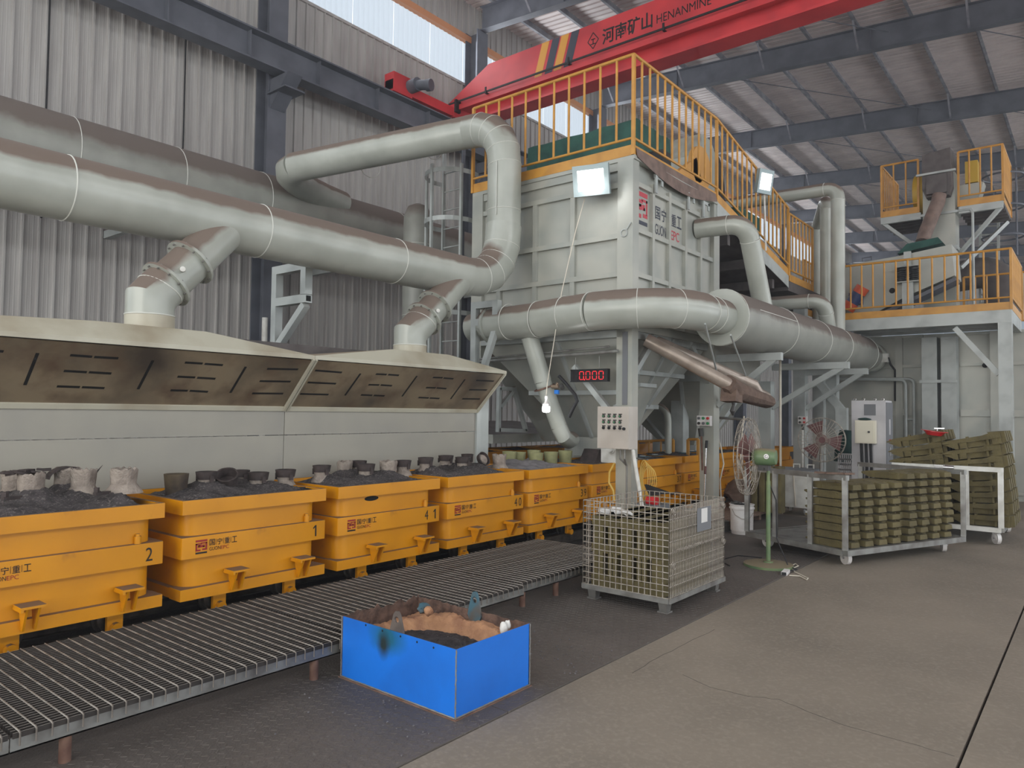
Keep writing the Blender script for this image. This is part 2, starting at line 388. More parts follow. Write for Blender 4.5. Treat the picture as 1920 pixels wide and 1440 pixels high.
for x in XCOL[1:9]:
    c = MB(); c.bb((x-.2, YC-.02, -.03), (x+.2, YC+.01, 11.4)); c.bb((x-.012, YC+.01, -.03), (x+.012, YW-.06, 11.4)); c.bb((x-.2, YW-.07, -.03), (x+.2, YW-.045, 11.4))
    part('column', c, 'steel_dark', wall)
    c = MB(); c.hull([(x-.16, YC-.03, 7.35), (x+.16, YC-.03, 7.35), (x+.16, YC, 7.35), (x-.16, YC, 7.35)], [(x-.16, YC-.6, 7.9), (x+.16, YC-.6, 7.9), (x+.16, YC, 7.9), (x-.16, YC, 7.9)])
    part('crane_bracket', c, 'steel_dark', wall)
    c = MB(); c.bb((x-.22, YC-.6, 7.6), (x+.22, YC, 7.63)); part('bracket_plate', c, 'steel_dark', wall)
# thin conduits running up the wall
for u0, v0, l in ((88, 120, 'left'), (345, 165, 'right')):
    q = PY(u0, v0, YW-.06); b = MB(); b.tube([(q.x, YW-.06, 4.5), (q.x+.015, YW-.06, 6.5), (q.x, YW-.06, 9.9)], .014, 6)
    solo('wall_cable', b, 'rubber', 'thin dark cable running up the ribbed wall above the wall pipe, the %s one' % l, 'cable')
# ---- runway beam and rail for the crane
b = MB(); YR = 12.0
b.bb((-3, YR-.16, 7.93), (59, YR+.16, 7.96)); b.bb((-3, YR-.01, 7.96), (59, YR+.01, 8.46)); b.bb((-3, YR-.2, 8.46), (59, YR+.2, 8.49)); b.bb((-3, YR-.03, 8.49), (59, YR+.03, 8.56))
for k in range(40): b.bb((-2+1.5*k, YR-.13, 7.96), (-1.985+1.5*k, YR, 8.46))
solo('crane_runway_beam', b, 'steel_dark', 'long dark blue-grey runway beam along the ribbed wall, carrying the red crane', 'beam')

# ---- roof: rafters, purlins, sheets
def ZB(y): return 10.45 + .077*y
ceil = struct('ceiling', loc=(0, 0, 11.6))
for x in XCOL:
    b = MB()
    for y0, y1 in ((-11.5, YC),):
        for dx, z0, z1 in ((.11, 0, .016), (.11, .6, .616), (.006, .016, .6)):
            b.hull([(x-dx, y0, ZB(y0)+z0), (x+dx, y0, ZB(y0)+z0), (x+dx, y1, ZB(y1)+z0), (x-dx, y1, ZB(y1)+z0)],
                   [(x-dx, y0, ZB(y0)+z1), (x+dx, y0, ZB(y0)+z1), (x+dx, y1, ZB(y1)+z1), (x-dx, y1, ZB(y1)+z1)])
    part('rafter', b, 'steel_dark', ceil)
    b = MB()
    for y in (9.7, 4.4, -.9): b.bar((x-.06, y, ZB(y)+.3), (x+.06, y, ZB(y)+.3), .012, .58)
    part('splice_plate', b, 'steel_dark', ceil)
YP = [11.9-1.2*k for k in range(19)]
for y in YP:
    b = MB(); z = ZB(y)+.62
    b.bb((-3, y-.004, z), (59, y+.004, z+.2)); b.bb((-3, y-.065, z), (59, y-.004, z+.008)); b.bb((-3, y+.004, z+.192), (59, y+.065, z+.2))
    part('purlin', b, 'purlin_steel', ceil)
for i, x in enumerate(XCOL[1:8]):
    for j, y in enumerate(YP):
        if (j+i) % 2: continue
        for sx in (-1, 1):
            b = MB(); b.bar((x+.03*sx, y-.02, ZB(y)+.03), (x+sx*.62, y-.02, ZB(y)+.68), .05, .006); part('fly_brace', b, 'purlin_steel', ceil)
b = MB(); pts = []
for k in range(5):
    x = k*.2; pts += [(x, 0), (x+.13, 0), (x+.145, .035), (x+.185, .035), (x+.2, 0)]
n = len(pts); ys = (YW+.2, -11.6)
b.add([(x, y, ZB(y)+.83+z) for y in ys for x, z in pts], [(i, i+1, n+i+1, n+i) for i in range(n-1)])
me, org = b.mesh('roof_panel', smooth=False)
for k in range(62): obj('roof_panel', me, 'roof_sheet', ceil, org + V((-3+k, 0, 0)) - worg(ceil))
for i in range(5):                                                # thin cross bracing rods
    x0, x1 = XCOL[i+1], XCOL[i+2]
    for y0, y1 in ((9, 4), (3, -2)):
        b = MB(); b.cyl((x0, y0, ZB(y0)+.4), (x1, y1, ZB(y1)+.4), .012, n=6); part('bracing_rod', b, 'steel_dark', ceil)
b = MB()
# ---- far end wall with a lit strip, right wall with a strip, both out of plain sheet
b = MB(); b.bb((60, -12, 8.9), (60.1, 13, 13)); b.bb((60, -12, 0), (60.1, 13, 6.5)); wf = struct('wall_far', b, 'wall_sheet')
me, org = rib_sheet(0, 6.5).mesh('wall_panel', smooth=False)
me2, org2 = rib_sheet(8.9, 13).mesh('wall_panel', smooth=False)
for k in range(27):
    for mm, oo in ((me, org), (me2, org2)):
        o = obj('wall_panel', mm, 'wall_sheet', wf); o.rotation_euler = (0, 0, -R90); o.location = V((59.9, 12.6-.9*k, oo.z)) - worg(wf)
wn = struct('window_9', loc=(60, 0, 7.7))
for k in range(24):
    b = MB(); b.bb((60.02, -12+k*1.04, 6.5), (60.05, -12+k*1.04+1.03, 8.9)); part('translucent_sheet', b, 'window_sheet', wn)
b = MB(); b.bb((-14, -12.1, 0), (-6, -12, 9)); b.bb((54, -12.1, 0), (60, -12, 9)); b.bb((-6, -12.1, 5.5), (54, -12, 9)); b.bb((-14, -12.1, 10.7), (60, -12, 11.5)); struct('wall_right', b, 'wall_sheet')
b = MB(); b.bb((-14.1, -12, 8), (-14, 13, 12.5)); b.bb((-14.1, -12, 0), (-14, -6, 8)); b.bb((-14.1, 11, 0), (-14, 13, 8)); struct('wall_back', b, 'wall_sheet')

# ================================================================== THE RED CRANE
XC = 12.5
cr = thing('overhead_crane', 'red overhead travelling crane girder with yellow and black stripes under the roof', 'crane', (XC, 6, 8.5))
zb = 8.47; yl, yr = 12.0, -9
g = MB()
top = lambda y: 9.62 if y < 10.9 else 9.62-(y-10.9)*.40/1.1*1.25
sec = [(12.3, 8.86, 9.02), (10.95, 8.86, 9.66), (yr, 8.86, 9.66)]
for (ya, za0, za1), (yb, zb0, zb1) in zip(sec, sec[1:]):
    g.hull([(XC-.02, ya, za0), (XC+.42, ya, za0), (XC+.42, yb, zb0), (XC-.02, yb, zb0)], [(XC-.02, ya, za1), (XC+.42, ya, za1), (XC+.42, yb, zb1), (XC-.02, yb, zb1)])
part('girder_box', g, 'crane_red', cr)
g = MB(); g.bb((XC+.02, yr, 8.84), (XC+.36, 12.25, 8.87)); g.bb((XC-.1, yr, 8.78), (XC-.06, 12.3, 8.9)); part('girder_ledge', g, 'crane_red', cr)
g = MB(); g.bb((XC+.15, yr, 8.5), (XC+.25, 11.6, 8.86)); g.bb((XC-.03, yr, 8.45), (XC+.43, 11.6, 8.5)); part('hoist_rail', g, 'crane_red', cr)
g = MB(); g.bb((XC-.16, yr, 8.93), (XC-.14, 12.1, 8.97)); part('cable_track', g, 'ink_black', cr)
for y in (10.9, 8.6, 6.4, 4.2, 2):
    g = MB(); g.bb((XC-.17, y-.02, 8.9), (XC+.02, y+.02, 8.93)); g.bb((XC-.18, y-.02, 8.9), (XC-.16, y+.02, 9.05)); part('track_arm', g, 'ink_black', cr)
for i, (ya, m_) in enumerate(((9.62, 'stripe_yellow'), (9.34, 'logo_navy'), (9.1, 'stripe_yellow'), (8.84, 'logo_navy'))):
    q = [(XC-.022, ya, 8.9), (XC-.022, ya-.2, 8.9), (XC-.022, ya-.42, 9.655), (XC-.022, ya-.22, 9.655)]
    g = MB(); g.prism(q, (-.002, 0, 0)); part('stripe', g, m_, cr)
text('lettering', '河南矿山', 'ink_black', (XC-.024, 7.86, 9.13), (0, -1, 0), (0, 0, 1), .34, cr, 1.15, bold=.02)
text('lettering', 'HENANMINE', 'ink_black', (XC-.024, 6.62, 9.17), (0, -1, 0), (0, 0, 1), .17, cr, 1.12)
g = MB()
q = [V((XC-.024, 8.08+a, 9.3+bz)) for a, bz in ((0, .17), (-.13, 0), (0, -.17), (.13, 0))]
for i in range(4): g.bar(q[i], q[(i+1) % 4], .018, .004, up=(1, 0, 0))
g.bar(q[0]*.6+q[2]*.4, q[2]*.7+q[0]*.3, .02, .004, up=(1, 0, 0)); g.bar((XC-.024, 8.13, 9.33), (XC-.024, 8.03, 9.33), .02, .004, up=(1, 0, 0)); g.bar((XC-.024, 8.14, 9.23), (XC-.024, 8.02, 9.23), .02, .004, up=(1, 0, 0))
part('emblem', g, 'ink_black', cr)
g = MB(); g.bb((10.4, 11.88, 8.6), (12.35, 12.14, 8.82)); g.bb((10.4, 11.86, 8.55), (10.95, 12.16, 8.98)); g.bb((12.9, 11.88, 8.6), (14.6, 12.14, 8.95)); g.bb((12.3, 11.86, 8.58), (13, 12.16, 8.9)); part('end_truck', g, 'crane_red', cr)
g = MB(); g.cyl((10.9, 11.86, 8.8), (10.9, 11.62, 8.8), .15, n=16); g.cyl((10.9, 11.7, 8.8), (11.0, 11.42, 8.76), .11, n=14); g.cyl((11, 11.45, 8.76), (11.03, 11.34, 8.75), .13, n=14); part('travel_motor', g, 'steel_dark', cr)
for x in (10.75, 14.3):
    g = MB(); g.cyl((x, 11.93, 8.62), (x, 12.07, 8.62), .09, n=16); part('wheel', g, 'wheel_steel', cr)
g = MB(); g.bb((12.3, 11.8, 8.7), (12.46, 11.86, 9.0)); part('junction_box', g, 'ink_black', cr)

# ================================================================== LETTERED WAGONS ON RAILS
YF, WL, WD = 5.0, 1.21, .95
rl = []
for nm, y in (('near', 5.2), ('far', 5.78)):
    b = MB(); b.bb((-.5, y-.05, -.02), (24, y+.05, 0)); b.bb((-.5, y-.008, 0), (24, y+.008, .07)); b.bb((-.5, y-.03, .07), (24, y+.03, .1))
    solo('track_rail', b, 'wheel_steel', 'steel rail under the yellow wagons, the one %s' % ('nearer the grating walkway' if nm == 'near' else 'farther from the grating walkway'), 'rail')
PARTS = {}
def wagon_meshes():
    x0, x1, y0, y1 = 0, WL, 0, WD
    P = []
    b = MB(); b.frame(.0, WL, 0, WD, .845, .945, .03); b.frame(.03, WL-.03, .03, WD-.03, .845, .86, .07); P.append(('rim', b))
    b = MB(); b.rbox(.045, WL-.045, .05, WD-.05, .3, .855, .11); P.append(('body', b))
    b = MB(); b.rbox(.0, WL, .0, WD, .535, .685, .012, 2); P.append(('band', b))
    b = MB(); b.bb((0, 0, .245), (WL, .16, .325)); b.bb((0, WD-.16, .245), (WL, WD, .325)); b.bb((0, .16, .25), (.1, WD-.16, .32)); b.bb((WL-.1, .16, .25), (WL, WD-.16, .32)); P.append(('base_frame', b))
    for x in (.4, .97):
        b = MB(); b.bb((x-.06, -.1, .405), (x+.075, .03, .42)); b.bb((x-.06, -.1, .39), (x-.045, .04, .405))
        for dx in (-.03, .035):
            b.prism([(x+dx, -.09, .405), (x+dx, .03, .405), (x+dx, -.0, .265), (x+dx, -.03, .265)], (.013, 0, 0))
        P.append(('side_bracket', b))
    for x in (.3, .9):
        b = MB(); b.bb((x, .1, .12), (x+.1, .13, .25)); b.bb((x+.02, .09, .13), (x+.08, .1, .16)); b.cyl((x+.05, .06, .14), (x+.05, .13, .14), .035, n=10); P.append(('axle_box', b))
        for y in (.2, .78):
            b = MB(); b.lathe([(.0, -.035), (.06, -.035), (.085, -.03), (.085, .01), (.105, .014), (.105, .035), (0, .035)], (x+.05, y, .185), 18, axis=(0, 1 if y < .5 else -1, 0)); P.append(('wheel', b))
    b = MB(); b.cyl((WL-.16, .035, .685), (WL-.16, .035, .735), .022, n=10); b.cyl((WL-.16, .035, .735), (WL-.16, .035, .75), .014, n=8); P.append(('locating_pin', b))
    return P
WM = [(nm,)+b.mesh(nm) for nm, b in wagon_meshes()]
def wagon(x, y, num, label, z=0, full=True):
    t = thing('mould_wagon', label, 'wagon', (x, y, z), 'yellow mould wagons on the rails')
    for nm, me, org in WM:
        obj(nm, me, 'wheel_steel' if nm == 'wheel' else 'wagon_yellow', t, org)
    if full:
        p = V((x+.1, y-.003, z+.562)); r, u = (1, 0, 0), (0, 0, 1)
        emblem(p, r, u, .085, .098, t)
        for i, ch in enumerate('国宁重工'):
            text('lettering', ch, 'ink_black', p+V((.103+i*.058, 0, .048)), r, u, .045, t, .04, bold=.01)
        for i in range(3):
            b = MB(); q = p+V((.1505+i*.058, 0, .05)); b.prism([q, q+V((.002, 0, 0)), q+V((.002, 0, .042)), q+V((0, 0, .042))], (0, -.0015, 0)); part('divider', b, 'ink_black', t)
        text('lettering', 'GUON', 'ink_black', p+V((.103, 0, .012)), r, u, .026, t, .085)
        text('lettering', 'EPC', 'ink_red', p+V((.192, 0, .012)), r, u, .026, t, .062)
        if num:
            if num == '41': parts_ = (('4', WL-.2), ('1', WL-.085))
            elif len(num) == 2: parts_ = ((num[0], WL-.165), (num[1], WL-.09))
            else: parts_ = ((num, WL-.12),)
            for ch, dx in parts_:
                if ch == '1':
                    q = V((x+dx, y-.001, z+.565)); nb = MB(); nb.prism([q+V((a_, 0, b_)) for a_, b_ in ((.018, 0), (.03, 0), (.03, .09), (.02, .09), (0, .072), (0, .06), (.018, .074))], (0, -.002, 0)); part('number', nb, 'ink_black', t); continue
                text('number', ch, 'ink_black', (x+dx, y-.003, z+.565), r, u, .09, t, .045 if ch != '1' else .034)
    return t
WX = [1.19, 2.525, 3.86, 5.18, 6.48, 7.79, 9.1, 10.41, 11.72, 13.03, 14.34]
NUM = ['2', '1', '41', '40', '39', '', '37', '', '', '', '']
WLB = ['yellow wagon numbered 2 at the left edge', 'yellow wagon numbered 1, second from the left', 'yellow wagon numbered 41 with a dark burn mark under its rim',
       'yellow wagon numbered 40 beside the far end of the hood', 'yellow wagon numbered 39 with green cups on its sand', 'yellow wagon half hidden behind the control box column',
       'yellow wagon numbered 37 behind the wire basket', 'yellow wagon cut by the column with the six-button box', 'yellow wagon behind the pedestal fan cage',
       'yellow wagon in shade to the right of the fan cage', 'shaded yellow wagon farthest along the front track']
for x, n, l in zip(WX, NUM, WLB): wagon(x, YF, n, l)
b = MB(); b.lathe([(.0, 0), (.035, 0)], (0, 0, 0), 16); 
BKL = ['first', 'second', 'third', 'fourth', 'fifth', 'sixth']
for k in range(6):
    wagon(8.3+k*1.33, 7.7, '', 'yellow wagon in the shade of the back track, %s from the left' % BKL[k], full=False)

# sand beds, built as one uneven surface per wagon
def sand(x, y, m, label, seed, mounds=(), amp=.02, zt=.91):
    rnd = random.Random(seed); nx, ny = 46, 34; b = MB(); vs = []
    ph = [rnd.uniform(0, 6.28) for _ in range(6)]
    for j in range(ny+1):
        for i in range(nx+1):
            a, c = i/nx, j/ny; X_ = .035+a*(WL-.07); Y_ = .035+c*(WD-.07)
            z = amp*(math.sin(7*a+ph[0])*math.cos(5*c+ph[1])+.6*math.sin(13*a+9*c+ph[2])) + rnd.uniform(-.006, .006)
            e = min(a, 1-a, c, 1-c); z += min(.05, e*.3) - .03
            z += max([0]+[mh*math.exp(-((X_-mx)**2+(Y_-my)**2)/mr**2*1.6) for mx, my, mr, mh in mounds])*min(1, e*7)
            vs.append((x+X_, y+Y_, zt+z))
    b.add(vs, [(j*(nx+1)+i, j*(nx+1)+i+1, (j+1)*(nx+1)+i+1, (j+1)*(nx+1)+i) for j in range(ny) for i in range(nx)])
    return solo('sand_bed', b, m, label, 'sand', kind='stuff')
def gritlumps(): pass
def P93(u, v): return PZ(u, v, .935)
SL = [  # u, v of the foot, kind, radius, height, label
 (26, 921, 'sand', .075, .12, 'sand-caked riser sleeve at the far left on wagon 2, under the slag slab'),
 (58, 924, 'sand', .08, .12, 'sand-caked riser sleeve in front of the slag slab on wagon 2'),
 (124, 912, 'sandlid', .08, .12, 'sand-caked sleeve with a curled black strip over its top, wagon 2'),
 (156, 917, 'sand', .08, .125, 'sand-caked sleeve in the middle of wagon 2 with a thin spike on its rim'),
 (232, 912, 'sand', .085, .115, 'sand-caked sleeve nearest the right end of wagon 2'),
 (330, 921, 'burnt', .085, .125, 'tall brown scorched cup with no sand at the left end of wagon 1'),
 (387, 910, 'ring', .08, .1, 'dark-rimmed sleeve behind the tilted cup, left of it, on wagon 1'),
 (427, 916, 'tilt', .085, .125, 'tilted dark brown cup lying open on wagon 1'),
 (452, 905, 'ring', .07, .1, 'dark-rimmed sleeve right behind the tilted cup on wagon 1'),
 (484, 912, 'ring', .085, .11, 'dark-rimmed sleeve standing in ash at the middle of wagon 1'),
 (535, 906, 'ring', .085, .11, 'dark-rimmed sleeve at the right end of the sand by the ash, wagon 1'),
 (603, 895, 'ring', .08, .1, 'dark-rimmed sleeve at the left end of the burn-marked wagon'),
 (646, 888, 'sand', .075, .11, 'pale sand-caked sleeve at the back of wagon 41, left of middle'),
 (673, 886, 'ring', .075, .11, 'dark-rimmed sleeve at the back of wagon 41, behind another'),
 (686, 895, 'ring', .085, .12, 'dark-rimmed sleeve in front of another at the middle of the burn-marked wagon'),
 (728, 889, 'sand', .085, .12, 'pale sand-caked sleeve to the right of middle on wagon 41'),
 (756, 885, 'ring', .08, .11, 'dark-rimmed sleeve at the right end of the burn-marked wagon, beside a pale one'),
 (798, 879, 'ring', .08, .11, 'dark-rimmed sleeve at the left end of the wagon beside the hood end'),
 (836, 872, 'ring', .085, .1, 'dark-rimmed sleeve second from the left on wagon 40'),
 (876, 872, 'ring', .07, .12, 'dark-rimmed sleeve mostly hidden behind another on wagon 40'),
 (868, 878, 'ring', .085, .115, 'dark-rimmed sleeve in front of another on the wagon beside the hood end'),
 (905, 872, 'tip', .085, .1, 'toppled dark ring showing its sandy inside on wagon 40'),
 (936, 873, 'sand', .08, .12, 'pale broken sand-caked sleeve at the right end of wagon 40'),
 (955, 864, 'green', .085, .11, 'olive-green cup at the left end of wagon 39, behind the broken sleeve'),
 (973, 865, 'green', .085, .11, 'olive-green cup second from the left on wagon 39'),
 (1001, 861, 'green', .085, .11, 'olive-green cup at the back middle of wagon 39'),
 (1005, 869, 'green', .09, .125, 'olive-green cup at the front middle of wagon 39'),
 (1033, 866, 'green', .09, .12, 'olive-green cup second from the right on wagon 39'),
 (1060, 863, 'green', .09, .12, 'olive-green cup at the right end of wagon 39')]
mounds = {i: [] for i in range(11)}
BACK = {26, 124, 452, 646, 673, 876, 836, 955, 973, 1001}
def foot(u, v):
    p = PY(u, v, 5.78 if u in BACK else 5.3 if u == 232 else 5.5)
    return p if p.z > .925 else PZ(u, v, .925)
for u, v, kd, r, h, lb in SL:
    p = foot(u, v)
    for i, x in enumerate(WX):
        if x-.05 <= p.x <= x+WL+.06: mounds[i].append((min(max(p.x-x, .1), WL-.1), p.y-YF, .21, p.z-.925+.012)); break
SB = ['dark gritty sand filling wagon 2', 'dark gritty sand and ash filling wagon 1', 'dark grey sand heaped in wagon 41', 'dark grey sand heaped in wagon 40',
      'pale grey sand filling wagon 39', 'dark sand in the wagon behind the control box', 'flat dark sand in wagon 37', 'dark sand in the wagon cut by the six-button column', 'dark sand in the wagon behind the fan cage']
for i in range(9): sand(WX[i], YF, 'sand_grey' if i == 4 else 'sand_dark', SB[i], i, mounds[i], zt=.93 if i < 5 else .925)
for k in range(6): sand(8.3+k*1.33, 7.7, 'sand_dark', 'dark sand in the %s wagon of the back track' % BKL[k], 40+k)
def ragged_cup(p, r, h, m, jit=.05, sandy=False, axis=None):
    b = MB(); n = 26
    prof = [(r*1.5, -.03), (r*1.12, .012), (r*.95, .03), (r*.97, h*.6), (r*1.03, h), (r*.84, h*1.02), (r*.8, h*.55), (0, h*.5)] if sandy else [(r*.86, -.03), (r*.9, .02), (r*1.05, h), (r*.9, h), (r*.82, .05), (0, .04)]
    b.lathe(prof, p, n, axis=axis, jit=jit)
    if sandy:
        for i in range(len(b.v)):
            if b.v[i].z > p.z+h*.9: b.v[i].z += random.uniform(-.016, .012)
    return b
for u, v, kd, r, h, lb in SL:
    p = foot(u, v); p.z -= .012
    t = thing('riser_sleeve', lb, 'sleeve', p, 'riser sleeves standing in the sand')
    if kd in ('sand', 'sandlid'):
        part('cup', ragged_cup(p, r, h+.02, None, .045, True), 'sleeve_sand', t)
        if kd == 'sandlid':
            b = MB(); pts = [p+V((.12*math.cos(a)*1.05-.01, -.03, h*.55+.115*math.sin(a)*.75)) for a in [math.pi*(.97-.75*i/9) for i in range(10)]]
            for a, c in zip(pts, pts[1:]): b.bar(a, c, .075, .012)
            part('metal_strip', b, 'sleeve_dark', t)
        elif 'spike' in lb:
            b = MB(); b.cyl(p+V((.07, -.03, h)), p+V((.11, -.03, h+.05)), .006, .001, n=6); part('spike', b, 'sleeve_dark', t)
    elif kd == 'ring':
        part('cup', ragged_cup(p, r*.82, h*.75, None, .05, True), 'sleeve_sand', t)
        b = MB(); b.lathe([(r*.9, h*.62), (r*1.03, h+.02), (r*.88, h+.022), (r*.78, h*.62)], p, 26, jit=.012)
        for k in (0, 3): a = -1.57+k*1.2; b.box(p+V((r*math.cos(a), r*math.sin(a), h*.66)), (.03, .012, h*.5), rz=a+1.57)
        part('rim_ring', b, 'sleeve_dark', t)
    elif kd == 'tilt':
        part('cup', ragged_cup(p+V((0, 0, .03)), r, h, None, .02, axis=(-.45, -.55, 1)), 'sleeve_dark', t)
    elif kd == 'tip':
        b = MB(); b.lathe([(r*.9, -.02), (r, .03), (r*.9, .03), (r*.82, -.01)], p+V((0, 0, .075)), 24, axis=(0, -1, .55)); part('rim_ring', b, 'sleeve_dark', t)
        b = MB(); b.lathe([(r*.88, -.02), (r*.6, .02), (0, .015)], p+V((0, 0, .075)), 20, axis=(0, -1, .55), jit=.08); part('sand_plug', b, 'sleeve_sand', t)
    else:
        part('cup', ragged_cup(p, r, h+.02, None, .006), {'burnt': 'sleeve_burnt', 'green': 'sleeve_green'}[kd], t)
b = MB(); q = foot(46, 922); rnd = random.Random(3)
for k in range(9): b.box(q+V((-.1+.028*k, rnd.uniform(-.03, .03), .13+rnd.uniform(-.006, .012))), (.05, .09, .014), rot=M.Rotation(rnd.uniform(-.25, .25), 3, 'Y') @ M.Rotation(rnd.uniform(0, 3), 3, 'Z'))
solo('slag_slab', b, 'sleeve_dark', 'flat black slag crust lying across the two left sleeves of wagon 2', 'slag')
for (u, v), l in (((20, 934), 'dark slag scrap on the front sand of wagon 2, at the left'), ((190, 925), 'dark slag scrap on the front sand of wagon 2, right of middle')):
    b = MB(); q = PY(u, v, 5.2); b.box(q, (.1, .03, .02), rz=.3); b.box(q+V((-.03, 0, .02)), (.03, .025, .04), rz=.8); b.box(q+V((.04, .02, .005)), (.05, .02, .012), rz=-.5)
    solo('slag_scrap', b, 'sleeve_dark', l, 'slag')
b = MB(); q = PY(505, 917, 5.42); rnd = random.Random(5)
for k in range(30): b.box(q+V((rnd.uniform(-.2, .3), rnd.uniform(-.3, .1), rnd.uniform(-.012, .008))), (rnd.uniform(.04, .13), rnd.uniform(.03, .06), .006), rot=M.Rotation(rnd.uniform(-.4, .4), 3, 'Y') @ M.Rotation(rnd.uniform(0, 3), 3, 'Z') @ M.Rotation(rnd.uniform(-.3, .3), 3, 'X'))
solo('ash_flakes', b, 'slag', 'grey flaky ash crust hanging over the rim of wagon 1', 'ash', kind='stuff')
b = MB(); b.add([(WX[2]+.4+.06*math.cos(a)+.02*math.cos(a), YF+.048, .815+.022*math.sin(a)) for a in [6.283*i/18 for i in range(18)]], [tuple(range(18))])
part('burn_mark', b, 'slot_black', [o for o in bpy.data.objects if o.get('label', '').startswith('yellow wagon numbered 41')][0])
q = PZ(1135, 865, .95); b = MB(); b.prism([q+V((-.28, 0, -.04)), q+V((.1, 0, -.04)), q+V((.0, .05, .16)), q+V((-.06, .05, .16))], (0, .25, 0))
solo('slag_wedge', b, 'sleeve_dark', 'dark wedge-shaped plate leaning on the sand behind the control box column', 'plate')
PL = ['at the left', 'second from the left', 'at the back middle', 'under the short yellow rail', 'at the right end']
for k, (u, v) in enumerate(((1205, 856), (1228, 853), (1250, 848), (1283, 849), (1297, 846))):
    q = PZ(u, v, .965); t = thing('lid_plate', 'small dark square plate on the wagons behind the box column, %s' % PL[k], 'plate', q)
    b = MB(); b.box(q, (.19, .19, .014), rz=.1*k); part('plate', b, 'lug_teal', t)
    b = MB(); b.cyl(q+V((0, 0, .007)), q+V((0, 0, .013)), .045, n=16); part('disc', b, 'white_paint', t)

# ================================================================== EXTRACTION HOOD
YB, ZBT, YLIP, ZLIP = 6.1, 1.61, 5.655, 2.058
hd = thing('extraction_hood', 'long cream-grey hood with a soot-browned slotted face above the yellow wagons', 'hood', (4, YB, 0))
XE, XJ = 6.81, 4.05
for x0, x1 in ((-.9, 1.6), (1.606, XJ-.003), (XJ+.003, XE-.02)):
    b = MB(); b.bb((x0, YB, .1), (x1, YB+.012, 1.345)); part('back_panel', b, 'panel_beige', hd)
    b = MB(); b.bb((x0, YB-.004, 1.352), (x1, YB+.01, ZBT+.02)); part('back_panel', b, 'panel_beige', hd)
b = MB(); b.bb((XE-.02, YB-.03, 0), (XE+.06, YB+.06, ZBT+.05)); b.bb((XE+.06, YB+.02, 0), (XE+.26, YB+.22, 2.05)); part('end_post', b, 'frame_grey', hd)
S = V((0, YLIP-YB, ZLIP-ZBT)); Sn = V((0, -S.z, S.y)).normalized()     # Sn faces down and forward
if Sn.z > 0: Sn = -Sn
Sn = V((0, -abs(S.z), -abs(S.y))).normalized()
SLOTS = []
def slotted(x0, x1, slots):
    """soot-stained plate with real slots: strips between the cut-outs"""
    B = V((0, YB, ZBT))
    P = lambda x, t, d=0: V((x, 0, 0)) + B + S*t + Sn*d
    b = MB(); b.hull([P(x0, .02, .01), P(x1, .02, .01), P(x1, .02, 0), P(x0, .02, 0)], [P(x0, .99, .01), P(x1, .99, .01), P(x1, .99, 0), P(x0, .99, 0)])
    o = part('slotted_plate', b, 'hood_sooty', hd)
    for (xa, ta, xb, tb) in slots:
        c = MB(); a, e = P(xa, ta, .0105), P(xb, tb, .0105); d = (e-a).normalized(); w_ = d.cross(Sn)*.011
        c.prism([a-w_, e-w_, e+w_, a+w_], Sn*.001); part('slot', c, 'slot_black', o)
    c = MB(); c.hull([P(x0, -.01, .04), P(x1, -.01, .04), P(x1, -.01, 0), P(x0, -.01, 0)], [P(x0, .045, .025), P(x1, .045, .025), P(x1, .045, 0), P(x0, .045, 0)])
    part('bottom_lip', c, 'hood_cream', hd)
    for xe in (x0, x1-.02):
        c = MB(); c.hull([P(xe, -.01, .045), P(xe+.02, -.01, .045), P(xe+.02, -.01, 0), P(xe, -.01, 0)], [P(xe, 1.03, .035), P(xe+.02, 1.03, .035), P(xe+.02, 1.03, 0), P(xe, 1.03, 0)])
        part('edge_strip', c, 'hood_cream', hd)
def slotxy(u, v):      # pixel -> (x, t) on the slotted plane
    n = Sn; d = ray(u, v); t = (V((0, YB, ZBT))-EYE).dot(n)/d.dot(n); q = EYE+d*t
    return q.x, (q-V((0, YB, ZBT))).dot(S)/S.length_squared
def sl(u0, v0, u1, v1): return slotxy(u0, v0) + slotxy(u1, v1)
A1 = [sl(-20, 655, 6, 657), sl(70, 660, 46, 720), sl(131, 664, 172, 667), sl(176, 667.5, 221, 670), sl(119, 693.5, 162, 696), sl(166, 696, 208, 698.5), sl(106, 722.5, 149, 724), sl(153, 724, 195, 726),
      sl(286, 674, 258, 728), sl(346, 678, 379, 680), sl(383, 680.5, 417, 683), sl(332, 704.5, 365, 706), sl(369, 706.5, 403, 708.5), sl(319, 730, 351, 731), sl(355, 731, 389, 733),
      sl(460, 686, 431, 735), sl(500, 690, 558, 691), sl(486, 713, 544, 714), sl(472, 736, 530, 736.5)]
A2 = [sl(590, 693, 640, 697), sl(576, 715.5, 629, 718), sl(562, 737, 615, 738.5), sl(675, 699, 646, 740), sl(704, 700, 724, 701), sl(727, 701, 747, 702.5), sl(690, 720, 710, 720.5), sl(713, 720.5, 734, 722), sl(676, 739, 697, 740), sl(700, 740, 720, 741),
      sl(781, 703.5, 753, 742), sl(811, 706.5, 829, 707), sl(831, 707.5, 849, 709), sl(798, 725.5, 816, 726), sl(818, 726, 836, 727.5), sl(784, 744, 803, 745), sl(805, 745, 823, 746), sl(871, 710, 844, 747), sl(892, 712, 925, 713.5), sl(879, 729.5, 912, 730), sl(866, 746.5, 899, 747)]
slotted(-.9, XJ-.004, A1); slotted(XJ+.004, XE, A2)
